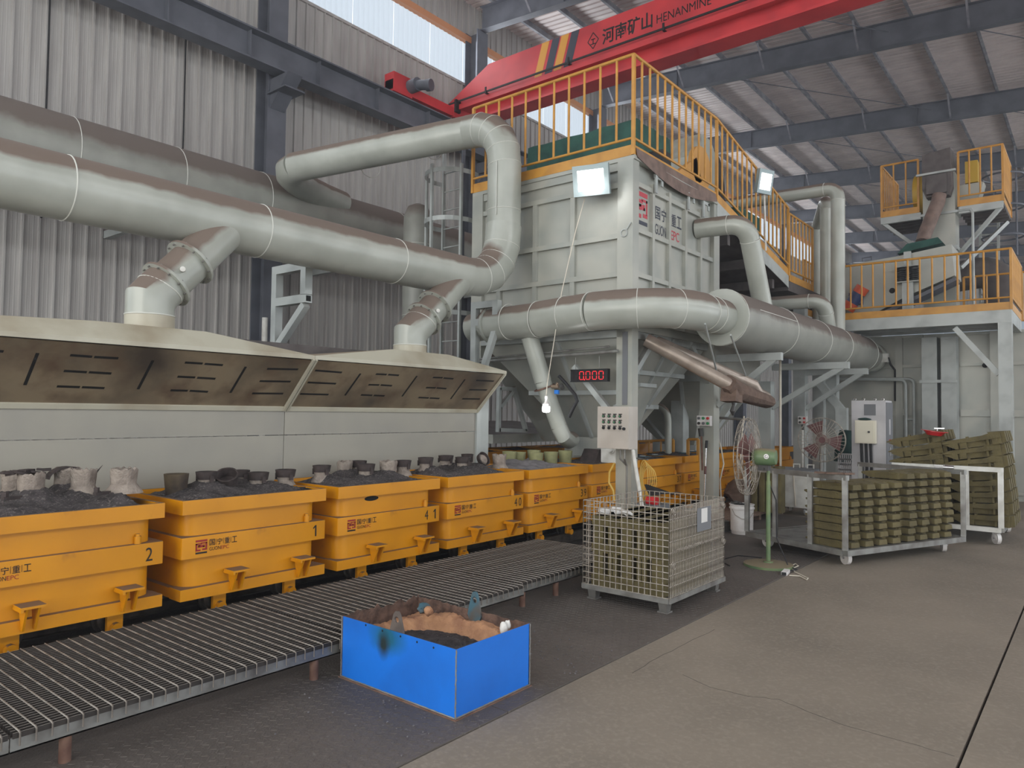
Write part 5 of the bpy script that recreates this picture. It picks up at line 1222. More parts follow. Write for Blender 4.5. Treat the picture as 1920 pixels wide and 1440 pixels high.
b = MB(); q = T(0, .1, zt+.04); b.box(q, (.05, .22, .02), rz=.4); b.box(q+V((.05, -.1, .0)), (.06, .12, .018), rz=.9); b.box(q+V((-.02, .15, 0)), (.05, .14, .02), rz=.2)
solo('work_glove', b, 'cloth_brown', 'dusty pinkish glove lying on the top rail of the galvanised trolley', 'glove')

# ---- white trolley behind
t = thing('tray_trolley', 'white square-tube trolley behind the galvanised one, stacked high with tilted trays', 'trolley', (11.6, 1.6, 0))
xa, xb_, ya, yb_ = 10.97, 12.4, 1.0, 2.2; zf2, zt2 = .19, .945
for nm, p, q in (('frame_bar', (xa, ya, zf2), (xa, yb_, zf2)), ('frame_bar', (xb_, ya, zf2), (xb_, yb_, zf2)), ('frame_bar', (xa+.03, ya, zf2), (xb_-.03, ya, zf2)), ('frame_bar', (xa+.03, yb_, zf2), (xb_-.03, yb_, zf2)),
                 ('top_rail', (xa, ya-.03, zt2), (xa, yb_+.03, zt2)), ('upright', (xa, ya, zf2+.03), (xa, ya, zt2-.03)), ('upright', (xa, 1.37, zf2+.03), (xa, 1.37, zt2-.03)), ('upright', (xa, yb_, zf2+.03), (xa, yb_, zt2-.03))):
    b = MB(); b.bar(p, q, .058, .058, up=(1, 0, 0) if nm == 'upright' else (0, 0, 1)); part(nm, b, 'white_paint' if p[0] == xa and q[0] == xa else 'galv', t)
b = MB(); b.bb((xa+.03, ya+.03, zf2), (xb_-.03, yb_-.03, zf2+.012)); part('deck_sheet', b, 'galv', t)
b = MB(); b.cyl((xa-.035, 1.62, zt2), (xa-.035, 1.5, zt2-.002), .03, n=10); b.bb((xa-.05, 1.6, zt2-.02), (xa-.03, 1.72, zt2+.03)); part('clamp', b, 'chrome', t)
for x, y in ((xa+.1, ya+.06), (xb_-.1, ya+.06), (xa+.1, yb_-.06), (xb_-.1, yb_-.06)): caster((x, y, zf2-.03), t, .075, .6)
for (y_tail, n, nm, xo) in ((1.6, 8, 'left', .12), (.93, 8, 'right', .06)):
    for k in range(n):
        tilt = -math.radians(1.55*k)
        p = V((xa+.1+xo+rnd.uniform(-.02, .02), y_tail+rnd.uniform(-.015, .015)+.01*k, zf2+.02+k*.148+.66*math.sin(-tilt)*.2))
        mt = M.Translation(p) @ M.Rotation(tilt, 4, 'X')
        lb = 'olive fibre tray in the tilted %s stack on the white trolley, %s' % (nm, 'topmost of its stack' if k == n-1 else ORD[k]+' from the bottom' if k else 'lowest of its stack')
        tray(TM2, mt, lb, 'trays on the white trolley')
q = PX(1752, 812, 11.2); t = thing('red_lid', 'red enamelled lid with a small knob lying on the top left tilted tray', 'lid', q)
b = MB(); b.lathe([(0, -.03), (.09, -.03), (.13, .02), (.165, .024), (.165, .03), (.12, .03), (0, .02)], q, 24, axis=(0, -.12, 1)); part('bowl', b, 'red_enamel', t)
b = MB(); b.cyl(q+V((0, -.03, .03)), q+V((0, -.03, .06)), .012, n=8); b.box(q+V((0, -.06, .065)), (.03, .12, .014)); part('knob', b, 'chrome', t)

# ================================================================== FANS
t = thing('pedestal_fan', 'green pedestal fan with a round base and a large wire cage, seen from the side', 'fan', (7.73, 2.76, .006))
fx, fy = 7.73, 2.76
b = MB(); b.lathe([(.25, 0), (.25, .025), (.2, .035), (0, .04)], (fx, fy, .006), 36); part('base', b, 'fan_green', t)
b = MB(); b.cyl((fx, fy, .04), (fx, fy, .9), .023, n=16); b.cyl((fx, fy, .88), (fx, fy, 1.06), .018, n=12); b.cyl((fx, fy, .04), (fx, fy, .06), .05, n=16); part('pole', b, 'fan_green', t)
mc = PY(1434, 857, fy); ax = V((-.12, 1, 0)).normalized()
b = MB(); b.lathe([(0, -.12), (.075, -.115), (.088, -.07), (.092, .05), (.085, .1), (.07, .12), (0, .125)], mc, 28, axis=ax); part('motor_housing', b, 'fan_green', t)
b = MB(); b.bb(mc+V((-.04, -.05, -.14)), mc+V((.04, .06, -.085))); b.cyl(mc+V((-.06, 0, -.12)), mc+V((.06, 0, -.12)), .012, n=8); part('tilt_bracket', b, 'hose_dark', t)
b = MB(); q = mc+V((-.094, -.05, .012)); b.cyl(q, q-V((.004, 0, 0)), .026, n=18); part('badge', b, 'chrome', t)
text('badge_letter', 'G', 'ink_black', q+V((-.0045, .015, -.017)), (0, -1, 0), (0, 0, 1), .034, t)
cc = mc+ax*.175
b = MB(); b.cyl(mc+ax*.1, cc, .014, n=8); b.lathe([(.05, -.03), (.05, .03), (0, .04)], cc, 16, axis=ax); part('hub', b, 'fan_maroon', t)
ux = ax.cross(V((0, 0, 1))).normalized()
for k in range(3):
    b = MB(); a = 2.1*k+.5; vs = []; n = 8
    for i in range(n+1):
        r_ = .05+.3*i/n
        for sgn in (-1, 1):
            th = a+sgn*(.25+.12*math.sin(i/n*3)); vs.append(cc+r_*(math.cos(th)*ux+math.sin(th)*V((0, 0, 1)))+ax*(.03*sgn))
    b.add(vs, [(2*i, 2*i+1, 2*i+3, 2*i+2) for i in range(n)]); part('blade', b, 'fan_maroon', t)
def cage(c, ax, R_, dep, m_, t, nw=26, rings=(1.0, .7, .4)):
    c, ax = V(c), V(ax).normalized(); x = ax.orthogonal().normalized(); y = ax.cross(x); W = []
    g = thing_part('wire_cage', t, c)
    for f, z in ((1, 0), (.97, dep*.5), (.97, -dep*.5), (.66, dep*.95), (.66, -dep*.95), (.33, dep), (.33, -dep)):
        b = MB(); b.torus(c+ax*z, ax, R_*f, .0045 if f == 1 else .003, 40, 5); part('cage_ring', b, m_, g)
    for k in range(nw):
        a = 6.283*k/nw; d = math.cos(a)*x+math.sin(a)*y
        b = MB(); b.tube([c+ax*dep+d*.05, c+ax*dep+d*R_*.35, c+ax*dep*.95+d*R_*.66, c+ax*dep*.5+d*R_*.96, c+d*R_, c-ax*dep*.5+d*R_*.96, c-ax*dep*.95+d*R_*.66, c-ax*dep+d*R_*.35, c-ax*dep+d*.05], .0025, 4); part('cage_wire', b, m_, g)
cage(cc, ax, .41, .085, 'wire', t, 30)
b = MB(); b.tube([(fx, fy, .9), (fx+.06, fy-.06, .7), (fx+.05, fy-.07, .3), (fx+.02, fy-.2, .03), (fx-.02, fy-.3, .015), PZ(1466, 1073, .02)], .006, 6); b.tube([(fx-.3, fy+.3, .012), (fx-.1, fy+.5, .012), (fx+.3, fy+.45, .012), (fx+.36, fy+.2, .012)], .006, 6); part('power_cord', b, 'rubber', t)
t = thing('power_strip', 'white socket strip with a looped cord lying at the edge of the tread plate', 'power strip', PZ(1472, 1076, 0))
q = PZ(1473, 1073, .02); b = MB(); b.box(q, (.17, .055, .035), rz=.15); part('socket_block', b, 'plastic_white', t)
b = MB(); b.box(q+V((-.0865, -.012, 0)), (.004, .045, .03), rz=.15); part('socket_face', b, 'rubber', t)
b = MB(); b.tube([q+V((.06, .0, .0))]+[PZ(u, v, .008) for u, v in ((1480, 1062), (1492, 1057), (1497, 1061), (1488, 1065), (1482, 1062), (1490, 1072), (1505, 1079), (1515, 1084), (1513, 1087), (1500, 1080), (1480, 1079))], .006, 6); part('cord', b, 'cord_white', t)
t = thing('round_fan', 'round wire-caged fan with a red motor, facing the camera by the shaded column', 'fan', (12, 3.44, 0))
c = V((12, 3.44, 1.215)); ax = V((-1, -.35, 0)).normalized()
cage(c, ax, .35, .07, 'wire', t, 36)
b = MB(); b.lathe([(0, -.15), (.08, -.14), (.09, -.02), (.05, .0), (0, .01)], c-ax*.02, 20, axis=ax); b.cyl(c, c+ax*.05, .05, n=16); part('motor', b, 'fan_red', t)
for k in range(3):
    b = MB(); a = 2.1*k+1.2; x_ = ax.cross(V((0, 0, 1))).normalized(); vs = []
    for i in range(7):
        r_ = .05+.26*i/6
        for sgn in (-1, 1): th = a+sgn*.42; vs.append(c+r_*(math.cos(th)*x_+math.sin(th)*V((0, 0, 1)))+ax*(.02*sgn))
    b.add(vs, [(2*i, 2*i+1, 2*i+3, 2*i+2) for i in range(6)]); part('blade', b, 'fan_red', t)
b = MB(); q = c-ax*.15; b.cyl((q.x, q.y, 0), q, .025, n=12); b.lathe([(.22, 0), (.22, .02), (0, .03)], (q.x, q.y, 0), 24); part('stand', b, 'galv', t)

# ================================================================== SMALL THINGS ROUND THE COLUMNS
q = PZ(1391, 1001, 0); t = thing('white_bucket', 'white plastic bucket with a wire handle, holding dark scraps', 'bucket', q)
b = MB(); b.lathe([(.13, 0), (.135, .01), (.153, .34), (.165, .34), (.165, .36), (.155, .365), (.155, .385), (.165, .39), (.165, .4), (.15, .4), (.145, .05), (0, .04)], q, 32); part('pail', b, 'plastic_white', t)
b = MB(); b.tube([q+V((-.14, .08, .34)), q+V((-.17, .03, .27)), q+V((-.16, -.06, .22)), q+V((-.1, -.14, .22)), q+V((-.04, -.17, .3))], .004, 6); part('handle', b, 'wire', t)
b = MB(); rnd = random.Random(21)
for k in range(7): b.box(q+V((rnd.uniform(-.07, .07), rnd.uniform(-.07, .07), .39+rnd.uniform(0, .03))), (.14, .035, .02), rot=M.Rotation(rnd.uniform(0, 3), 3, 'Z') @ M.Rotation(rnd.uniform(-.5, .5), 3, 'Y'))
solo('scrap_pile', b, 'hose_dark', 'dark scraps heaped in the top of the white bucket', 'scrap')
q = PZ(1354, 996, 0); b = MB()
for k in range(3): b.lathe([(.05, 0), (.11-.006*k, 0), (.11-.006*k, .045), (.05, .045)], q+V((0, 0, .048*k)), 24)
solo('tape_rolls', b, 'hose_dark', 'short stack of grey rolls on the floor beside the white bucket', 'rolls')
t = thing('low_platform', 'low brownish board platform on the floor behind the white bucket', 'platform', (10.9, 4.35, 0))
for k in range(4): b = MB(); b.bb((9.9, 4.02+.22*k, .09), (12.1, 4.23+.22*k, .13)); part('board', b, 'wood', t)
for x in (10, 11, 12): b = MB(); b.bb((x-.04, 4.05, 0), (x+.04, 4.85, .09)); part('bearer', b, 'wood', t)
t = thing('sheet_roll', 'dark brown sack leaning behind the wire cage of the pedestal fan', 'sack', (11.3, 4.5, .13))
b = lump((11.3, 4.45, .36), .26, 31, (1.3, .9, .95)); part('sack', b, 'cloth_brown', t)
# white chest on casters
t = thing('white_chest', 'white chest with two loop handles on its grey lid, behind the galvanised trolley', 'chest', (12.3, 3.85, 0))
a, c = PX(1452, 930, 11.9), PX(1519, 930, 11.9)
b = MB(); b.bb((11.9, c.y, .13), (12.5, a.y, .7)); part('body', b, 'white_paint', t)
b = MB(); b.bb((11.87, c.y-.02, .7), (12.53, a.y+.02, .73)); part('lid', b, 'cab_dark', t)
for y in (c.y+.08, c.y+.3):
    b = MB(); b.tube([(12.35, y, .73), (12.35, y, .79), (12.35, y+.1, .79), (12.35, y+.1, .73)], .01, 8); part('loop_handle', b, 'white_paint', t)
for x in (11.98, 12.42):
    for y in (c.y+.08, a.y-.08): caster((x, y, .13), t, .045, .5)
b = MB(); b.tube([(11.89, c.y+.25, .69), (11.87, c.y+.24, .5), (11.885, c.y+.22, .16)], .012, 8); part('hose', b, 'cord_white', t)
for k in range(4):
    b = MB(); b.rbox(11.0+.0*k, 11.22, 4.1-.12*k, 4.2-.12*k, .13, .82, .03); 
    solo('fibre_tray', b, 'olive', 'olive fibre tray standing behind the pedestal fan motor, %s from the left' % ('first', 'second', 'third', 'fourth')[k], 'tray', 'trays behind the fan motor')
# sticks and hoses at the columns
def stick(name, label, pts, parts_): 
    t = thing(name, label, name.replace('_', ' '), pts[0])
    for nm, a, c, r, m_ in parts_: b = MB(); b.cyl(a, c, r, n=10); part(nm, b, m_, t)
    return t
yy = Y0-.05
stick('broom', 'worn broom with a dark head hanging head-up on the second column', [PX(1320, 880, 10.15)], [('head', PX(1313, 803, 10.15), PX(1315, 818, 10.15), .035, 'hose_dark'), ('handle', PX(1315, 815, 10.15), PX(1317, 882, 10.15), .014, 'rust')])
stick('mop_stick', 'chrome and black stick leaning against the second column', [PX(1320, 960, 10.05)], [('grip', PX(1325, 826, 10.1), PX(1324, 840, 10.1), .02, 'rubber'), ('tube', PX(1324, 840, 10.1), PX(1320, 960, 10.05), .012, 'chrome'), ('collar', PX(1323, 874, 10.09), PX(1322, 889, 10.08), .018, 'fan_maroon')])
stick('white_pole', 'white pole leaning from the control box down behind the wire basket', [PX(1205, 960, 7.3)], [('shaft', PX(1187, 845, 7.6), PX(1206, 962, 7.2), .022, 'white_paint')])
stick('striped_stick', 'thin pale stick standing beside the four-button box', [PX(1505, 900, 13)], [('shaft', PX(1505, 805, 13), (13, PX(1505, 905, 13).y, .002), .016, 'white_paint'), ('tip', PX(1505, 796, 13), PX(1505, 806, 13), .022, 'rubber')])
stick('striped_stick', 'long thin red-tipped pole standing behind the pipe bracket', [PY(1463, 880, 4.2)], [('shaft', PY(1463, 675, 4.2), (PY(1463, 700, 4.2).x, 4.2, .002), .02, 'cord_white'), ('tip', PY(1463, 668, 4.2), PY(1463, 676, 4.2), .024, 'red_lens')])
b = MB()
for k in range(5):
    c = PX(1203+1.0*k, 897, 7.75); b.tube([c+V((.015*k, .055*math.cos(a)*(1+.16*k)-.03-.004*k, .22*math.sin(a)*(1-.07*k)-.006*k)) for a in [6.283*i/24 for i in range(24)]], .005, 6, closed=True)
cq = thing('cable_coil', 'loose coil of yellow cable hanging on the right of the corner column', 'cable', c); part('coil', b, 'cord_yellow', cq)
zt_ = max(v.z for v in b.v); b = MB(); b.cyl((7.9, Y0+.01, zt_), (7.76, c.y-.05, zt_), .008, n=6); part('peg', b, 'galv', cq)
b = MB(); b.tube([PX(u, v, 7.7) for u, v in ((1152, 868), (1143, 885), (1142, 905), (1150, 920), (1152, 940))], .012, 8); solo('yellow_hose', b, 'cord_yellow', 'yellow hose loop on the left of the corner column', 'hose')
b = MB(); c = PX(1225, 918, 7.6); b.prism([c+V((0, .12, .05)), c+V((0, -.1, .0)), c+V((0, -.22, -.03)), c+V((0, -.1, -.05)), c+V((0, .05, -.08))], (.06, 0, 0)); b.cyl(c+V((.03, -.2, -.03)), c+V((.03, -.32, -.04)), .012, .004, n=8); solo('spray_gun', b, 'rubber', 'black pointed hand tool hanging behind the wire basket', 'tool')
t = thing('gas_regulator', 'red and grey hose reel low beside the corner column, behind the wire basket', 'reel', PX(1215, 950, 7.5))
c = PX(1214, 938, 7.5); b = MB(); b.cyl(c, c+V((0, -.12, 0)), .05, n=14); part('drum', b, 'red_enamel', t)
b = MB(); b.bb((7.42, c.y-.18, .006), (7.7, c.y+.12, c.z-.04)); part('body', b, 'cab_dark', t)
for l, pts in (('wavy pale cable hanging in front of the third column', ((1340, 800), (1352, 840), (1357, 870), (1350, 900), (1352, 935))), ('long pale cable hanging from the conduit behind the fan cage', ((1395, 780), (1390, 830), (1388, 870), (1400, 920), (1402, 960)))):
    b = MB(); b.tube([PX(u, v, 10.6) for u, v in pts], .011, 6); solo('hanging_cable', b, 'cord_white', l, 'cable')
b = MB(); b.cyl((10.6, 4.3, 1.22), (10.6, 2.95, 1.22), .016, n=8) if False else b.cyl(PX(1340, 783, 10.9), PX(1408, 787, 10.9), .02, n=8); solo('conduit', b, 'galv', 'short horizontal conduit above the wire cage of the pedestal fan', 'conduit')

# ================================================================== BEHIND THE COLUMNS
t = thing('second_hopper', 'shaded ribbed steel hopper behind the second and third columns', 'hopper', (12.2, 5.9, 0))
b = MB(); b.hull([(11.8, 5.5, 1.05), (12.4, 5.5, 1.05), (12.4, 6.1, 1.05), (11.8, 6.1, 1.05)], [(10.9, 4.9, 2.2), (13.3, 4.9, 2.2), (13.3, 7, 2.2), (10.9, 7, 2.2)]); part('cone', b, 'box_grey', t)
b = MB(); b.bb((10.9, 4.9, 2.2), (13.3, 7, 3.15)); part('shell', b, 'box_grey', t)
ct = [(10.9, 4.9, 2.2), (13.3, 4.9, 2.2), (13.3, 7, 2.2), (10.9, 7, 2.2)]; cb = [(11.8, 5.5, 1.05), (12.4, 5.5, 1.05), (12.4, 6.1, 1.05), (11.8, 6.1, 1.05)]
for i in (0, 3):
    j = (i+1) % 4
    for f in (.2, .5, .8): b = MB(); b.bar(lerp(ct[i], ct[j], f), lerp(cb[i], cb[j], f), .06, .06); part('hopper_rib', b, 'frame_grey', t)
b = MB(); b.bb((10.88, 4.88, 2.12), (13.32, 7.02, 2.22)); part('hopper_band', b, 'frame_grey', t)
b = MB(); b.bb((11.75, 5.45, .95), (12.45, 6.15, 1.06)); part('outlet', b, 'frame_grey', t)
for x, y in ((10.95, 6.95), (13.25, 6.95)):
    b = MB(); b.bb((x-.08, y-.08, 0), (x+.08, y+.08, 2.2)); part('column', b, 'frame_grey', t)
q = PX(1258, 780, 11.2); t = thing('grey_column', 'plain grey column standing behind the wagons, left of the second hopper', 'column', (q.x, q.y, 0))
b = MB(); b.bb((q.x, q.y-.22, 0), (q.x+.22, q.y, 2.45)); part('shaft', b, 'frame_grey', t)
b = MB(); b.bb((q.x-.02, q.y-.24, 0), (q.x+.24, q.y+.02, .02)); part('foot_plate', b, 'frame_grey', t)
t = thing('curved_pipe', 'grey pipe bending down behind the control box', 'pipe', PX(1240, 800, 10.8))
b = MB(); b.tube([PX(1196, 762, 10.8)]+arc(PX(1225, 760, 10.8), PX(1252, 760, 10.8), PX(1253, 790, 10.8), 5)+[PX(1253, 860, 10.8)], .055, 14); part('bend', b, 'pipe_grey', t)
railing('short orange handrail behind the wagons between the control box and second column', [(PX(1195, 868, 10.9), PX(1262, 866, 10.9)), (PX(1290, 866, 10.9), PX(1309, 866, 10.9))], .36, .2, toe=0)
q0, q1 = PX(1196, 815, 10.9), PX(1262, 816, 10.9)
# frames, beam and back wall bits left of the hopper
t = thing('pipe_support', 'triangular pale steel frame seen under the hopper edge beside the hood', 'frame', PY(960, 810, 8))
P8 = lambda u, v: PY(u, v, 6.78)
for a, c in (((936, 727), (934, 810)), ((934, 806), (986, 808)), ((986, 808), (963, 726)), ((963, 730), (936, 728)), ((962, 732), (938, 763))):
    b = MB(); b.bar(P8(*a), P8(*c), .055, .055, up=(0, 1, 0)); part('frame_bar', b, 'frame_grey', t)
b = MB(); a, c = PY(905, 838, 7.3), PY(1042, 832, 7.3); b.bb((a.x, 7.3, 1.07), (c.x+.4, 7.9, 1.19)); solo('beam', b, 'frame_grey', 'dusty grey box beam over the back-track wagons, below the triangular frame', 'beam') if False else None
bq = thing('back_beam', 'dusty grey box beam over the back-track wagons, below the triangular frame', 'beam', (9.2, 7.6, 1.1))
b = MB(); b.bb((8.6, 7.35, 1.1), (11.2, 7.9, 1.24)); part('box_section', b, 'box_grey', bq)
b = MB(); b.hull([(8.6, 7.4, 1.24), (11.2, 7.4, 1.24), (11.2, 9.2, 1.24), (8.6, 9.2, 1.24)], [(8.6, 7.9, 1.36), (11.2, 7.9, 1.36), (11.2, 9.1, 1.42), (8.6, 9.1, 1.42)]); part('dust_cover', b, 'dark_box', bq)
t = thing('slanting_duct', 'thick shaded duct slanting down behind the lit bulb', 'duct', PY(1010, 770, 7.2))
b = MB(); b.tube([PY(925, 655, 7.05), PY(1015, 775, 7.05)], .2, 24); part('upper', b, 'pipe_grey', t)
b = MB(); b.tube([PY(1014, 774, 7.05), PY(1035, 812, 7.05)], .2, 24); part('lower', b, 'pipe_grey', t)

# ================================================================== RIGHT-HAND PLATFORM AND TOWER
PXF, PY0, PY1, PZT = 15.0, 1.18, 4.0, 3.47
t = thing('steel_platform', 'raised grey steel platform on posts in front of the panelled enclosure', 'platform', (16, 2.5, 0))
b = MB(); b.bb((PXF, PY0, 3.24), (PXF+.1, PY1, 3.46)); part('edge_beam', b, 'frame_grey', t)
b = MB(); b.bb((PXF+.1, PY0, 3.24), (17, PY0+.1, 3.46)); part('edge_beam', b, 'frame_grey', t)
b = MB(); b.bb((PXF+.1, PY0+.1, 3.42), (17, PY1, 3.46)); part('floor_plate', b, 'dark_box', t)
for x in (15.6, 16.2, 16.8): b = MB(); b.bb((x, PY0+.1, 3.3), (x+.06, PY1, 3.42)); part('joist', b, 'frame_grey', t)
for x, y in ((PXF, PY0), (PXF, 4.02)):
    b = MB(); b.bb((x, y, 0), (x+.2, y+.02, 3.24)); b.bb((x, y+.18, 0), (x+.2, y+.2, 3.24)); b.bb((x+.005, y+.02, 0), (x+.025, y+.18, 3.24)); part('post', b, 'frame_grey', t)
b = MB(); b.bar((PXF+.1, PY0+.2, 2.35), (PXF+.1, PY0+.85, 3.2), .09, .09); part('knee_brace', b, 'frame_grey', t)
railing('orange railing with toe board around the right-hand platform', [((PXF, PY1-.05, 3.46), (PXF, PY0, 3.46)), ((PXF, PY0, 3.46), (17.0, PY0, 3.46))], 1.05, .2)
railing('orange railing at the back of the right-hand platform', [((17.6, 2.2, 3.46), (17.6, 1.0, 3.46))], 1.05, .2, toe=0)
t = thing('panel_enclosure', 'grey panelled steel enclosure behind the cabinet and trays', 'enclosure', (17.2, 2, 0))
b = MB(); b.bb((17.0, -1.2, 0), (17.02, 4.75, 3.3)); part('sheet', b, 'box_grey', t)
for y in (4.68, 3.3, 1.62, -.2, -1.1): b = MB(); b.bb((16.93, y-.07, 0), (17, y+.07, 3.3)); part('upright_rail', b, 'box_grey', t)
for y0, y1 in ((3.37, 4.61), (2.85, 3.23), (1.69, 2.2), (.75, 1.55), (-.13, .6)):
    for z in (.12, 1.62, 2.62, 3.24): b = MB(); b.bb((16.95, y0, z), (17, y1, z+(.13 if z in (1.62,) else .06))); part('cross_rail', b, 'box_grey', t)
b = MB(); q = PX(1847, 685, 16.93); b.cyl((16.93, q.y, q.z), (16.925, q.y, q.z), .05, n=14); part('peep_hole', b, 'slot_black', t)
# bucket elevator
t = thing('bucket_elevator', 'tall bucket elevator with a dark head box above the upper platform', 'elevator', (17.3, 2.5, 0))
for y0, y1 in ((2.55, 2.82), (2.22, 2.48)):
    b = MB(); b.bb((16.6, y0, 0), (16.95, y1, 3.2)); part('leg_casing', b, 'frame_grey', t)
b = MB(); b.bb((16.58, 2.2, 2.28), (16.62, 2.86, 2.34)); part('strap', b, 'frame_grey', t)
b = MB(); b.bb((17.0, 2.26, 3.46), (17.5, 2.84, 6.6)); part('shaft_casing', b, 'box_grey', t)
b = MB(); b.bb((16.96, 2.22, 5.0), (17.54, 2.88, 5.08)); b.bb((16.96, 2.22, 5.75), (17.54, 2.88, 5.8)); part('casing_flange', b, 'frame_grey', t)
b = MB(); b.hull([(16.75, 2.33, 6.08), (17.3, 2.33, 6.08), (17.3, 2.74, 6.08), (16.75, 2.74, 6.08)], [(16.7, 2.28, 6.25), (17.5, 2.28, 6.25), (17.5, 2.8, 6.25), (16.7, 2.8, 6.25)])
b.hull([(16.7, 2.28, 6.25), (17.5, 2.28, 6.25), (17.5, 2.8, 6.25), (16.7, 2.8, 6.25)], [(16.7, 2.3, 7.02), (17.5, 2.3, 7.08), (17.5, 2.82, 7.02), (16.7, 2.8, 6.96)]); part('head_box', b, 'dark_box', t)
b = MB(); b.bb((16.66, 2.36, 6.12), (16.72, 2.72, 6.5)); part('hatch', b, 'dark_box', t)
b = MB(); b.bb((16.64, 2.2, 6.52), (16.7, 2.9, 6.56)); part('seam_bar', b, 'frame_grey', t)
b = MB(); b.tube([(16.75, 2.5, 6.1), (16.72, 2.52, 5.95), (16.5, 2.72, 5.3), (16.4, 2.75, 5.1)], .13, 16); part('chute', b, 'rust_pipe', t)
b = MB(); b.hull([(16.1, 2.35, 4.98), (16.7, 2.35, 4.98), (16.7, 3.15, 4.86), (16.1, 3.15, 4.86)], [(16.2, 2.45, 5.12), (16.6, 2.45, 5.12), (16.6, 3.0, 5.06), (16.2, 3.0, 5.06)]); part('chute_skirt', b, 'tarp', t)
t = thing('upper_platform', 'small upper platform with braces on both sides of the bucket elevator', 'platform', (17.6, 2.5, 5.7))
for y0, y1 in ((2.88, 3.64), (1.45, 2.2)):
    b = MB(); b.bb((17, y0, 5.72), (17.08, y1, 5.86)); part('edge_beam', b, 'frame_grey', t)
    b = MB(); b.bb((17.08, y0, 5.8), (18.6, y1, 5.86)); part('floor_plate', b, 'dark_box', t)
    for x in (17.3, 17.6, 17.9, 18.2): b = MB(); b.bb((x, y0, 5.73), (x+.05, y1, 5.8)); part('joist', b, 'dark_box', t)
for a, c in (((17.05, 3.6, 5.74), (17.3, 2.86, 5.05)), ((17.05, 1.5, 5.74), (17.3, 2.24, 4.95)), ((18.4, 1.5, 5.74), (17.5, 2.24, 4.7))):
    b = MB(); b.bar(a, c, .07, .07); part('brace', b, 'frame_grey', t)
b = MB(); b.tube([(17.0, 2.25, 5.78), (17, 2.0, 5.78), (17, 1.96, 5.7), (17, 1.96, 3.5)], .025, 8); part('conduit', b, 'frame_grey', t)
railing('orange railing on the left half of the upper elevator platform', [((17, 3.62, 5.86), (17, 2.92, 5.86)), ((17, 3.62, 5.86), (18.6, 3.62, 5.86))], 1.12, .21)
railing('orange railing on the right half of the upper elevator platform', [((17, 2.2, 5.86), (17, 1.45, 5.86)), ((17, 1.45, 5.86), (18.6, 1.45, 5.86))], 1.12, .21)
t = thing('drive_motor', 'yellow-capped motor beside the elevator head behind the right railing', 'motor', (17.5, 2.05, 6.4))
b = MB(); b.bb((17.3, 1.9, 6.4), (17.6, 2.12, 6.85)); part('belt_cover', b, 'motor_yellow', t)
b = MB(); b.hull([(17.3, 1.95, 5.86), (17.7, 1.95, 5.86), (17.7, 2.25, 5.86), (17.3, 2.25, 5.86)], [(17.3, 1.8, 6.38), (17.7, 1.8, 6.38), (17.7, 2.25, 6.38), (17.3, 2.25, 6.38)]); part('motor_seat', b, 'box_grey', t)
b = MB(); b.cyl((17.5, 3.05, 6.35), (17.5, 2.86, 6.35), .42, n=24); solo('pulley_guard', b, 'motor_yellow', 'yellow round pulley guard behind the left upper railing', 'guard')
# feeder trough
fx0, fx1 = 15.75, 16.6
F_ = lambda u, v: PX(u, v, fx0)
t = thing('feeder_trough', 'large inclined grey vibrating feeder trough behind the platform railing', 'feeder', (16.2, 3.2, 3.5))
pl_ = [F_(1570, 500), F_(1680, 481), F_(1784, 458), F_(1790, 516), F_(1700, 555), F_(1636, 590), F_(1570, 596)]
b = MB(); b.prism(pl_, (fx1-fx0, 0, 0)); part('trough', b, 'box_grey', t)
b = MB(); b.bar(pl_[3]+V((.3, 0, -.06)), pl_[5]+V((.3, 0, -.06)), .5, .07); part('under_rail', b, 'steel_dark', t)
b = MB(); b.tube([F_(1617, 491), F_(1617, 484), F_(1634, 481), F_(1634, 488)], .012, 6); part('lid_handle', b, 'steel_dark', t)
b = MB(); q = F_(1673, 545); b.cyl((fx0, q.y, q.z), (fx0-.006, q.y, q.z), .055, n=16); part('port_hole', b, 'slot_black', t)
a, c = F_(1592, 582), F_(1622, 540); a.x = c.x = fx0-.14; d = (c-a)
b = MB(); b.cyl(a, a+d*.3, .13, n=20); b.cyl(a+d*.72, c, .13, n=20); part('motor_cap', b, 'motor_orange', t)
b = MB(); b.cyl(a+d*.28, a+d*.74, .12, n=20); b.bb(a+d*.5+V((0, -.12, -.12)), a+d*.5+V((.15, .12, .12))); part('motor_body', b, 'motor_blue', t)
t = thing('spring_stand', 'post with two black coil springs holding up the feeder trough', 'stand', PX(1702, 588, fx0-.1))
q = PX(1702, 530, fx0-.12); b = MB(); b.bb((q.x-.05, q.y-.09, 3.46), (q.x+.05, q.y+.09, q.z)); part('post', b, 'frame_grey', t)
b = MB(); b.bb((q.x-.1, q.y-.2, q.z), (q.x+.1, q.y+.2, q.z+.02)); part('spring_plate', b, 'frame_grey', t)
b = MB(); b.bb((q.x-.1, q.y-.2, q.z+.3), (q.x+.1, q.y+.2, q.z+.32)); b.bb((q.x-.04, q.y-.06, q.z+.315), (q.x+.04, q.y+.06, q.z+.6)); part('spring_plate', b, 'frame_grey', t)
for dy in (-.11, .11):
    b = MB(); b.tube([(q.x+.07*math.cos(i*.6), q.y+dy+.07*math.sin(i*.6), q.z+.03+.26*i/70) for i in range(71)], .016, 6); part('coil_spring', b, 'rubber', t)
t = thing('arched_duct', 'big dark arched duct behind the right end of the platform railing', 'duct', PX(1850, 540, 18.2))
k = [PX(1790, 520, 18.4)]+arc(PX(1835, 512, 18.4), PX(1880, 508, 18.4), PX(1880, 560, 18.4), 7)+[PX(1880, 610, 18.4)]
b = MB(); b.tube(k, .33, 24); part('arch', b, 'dark_box', t)
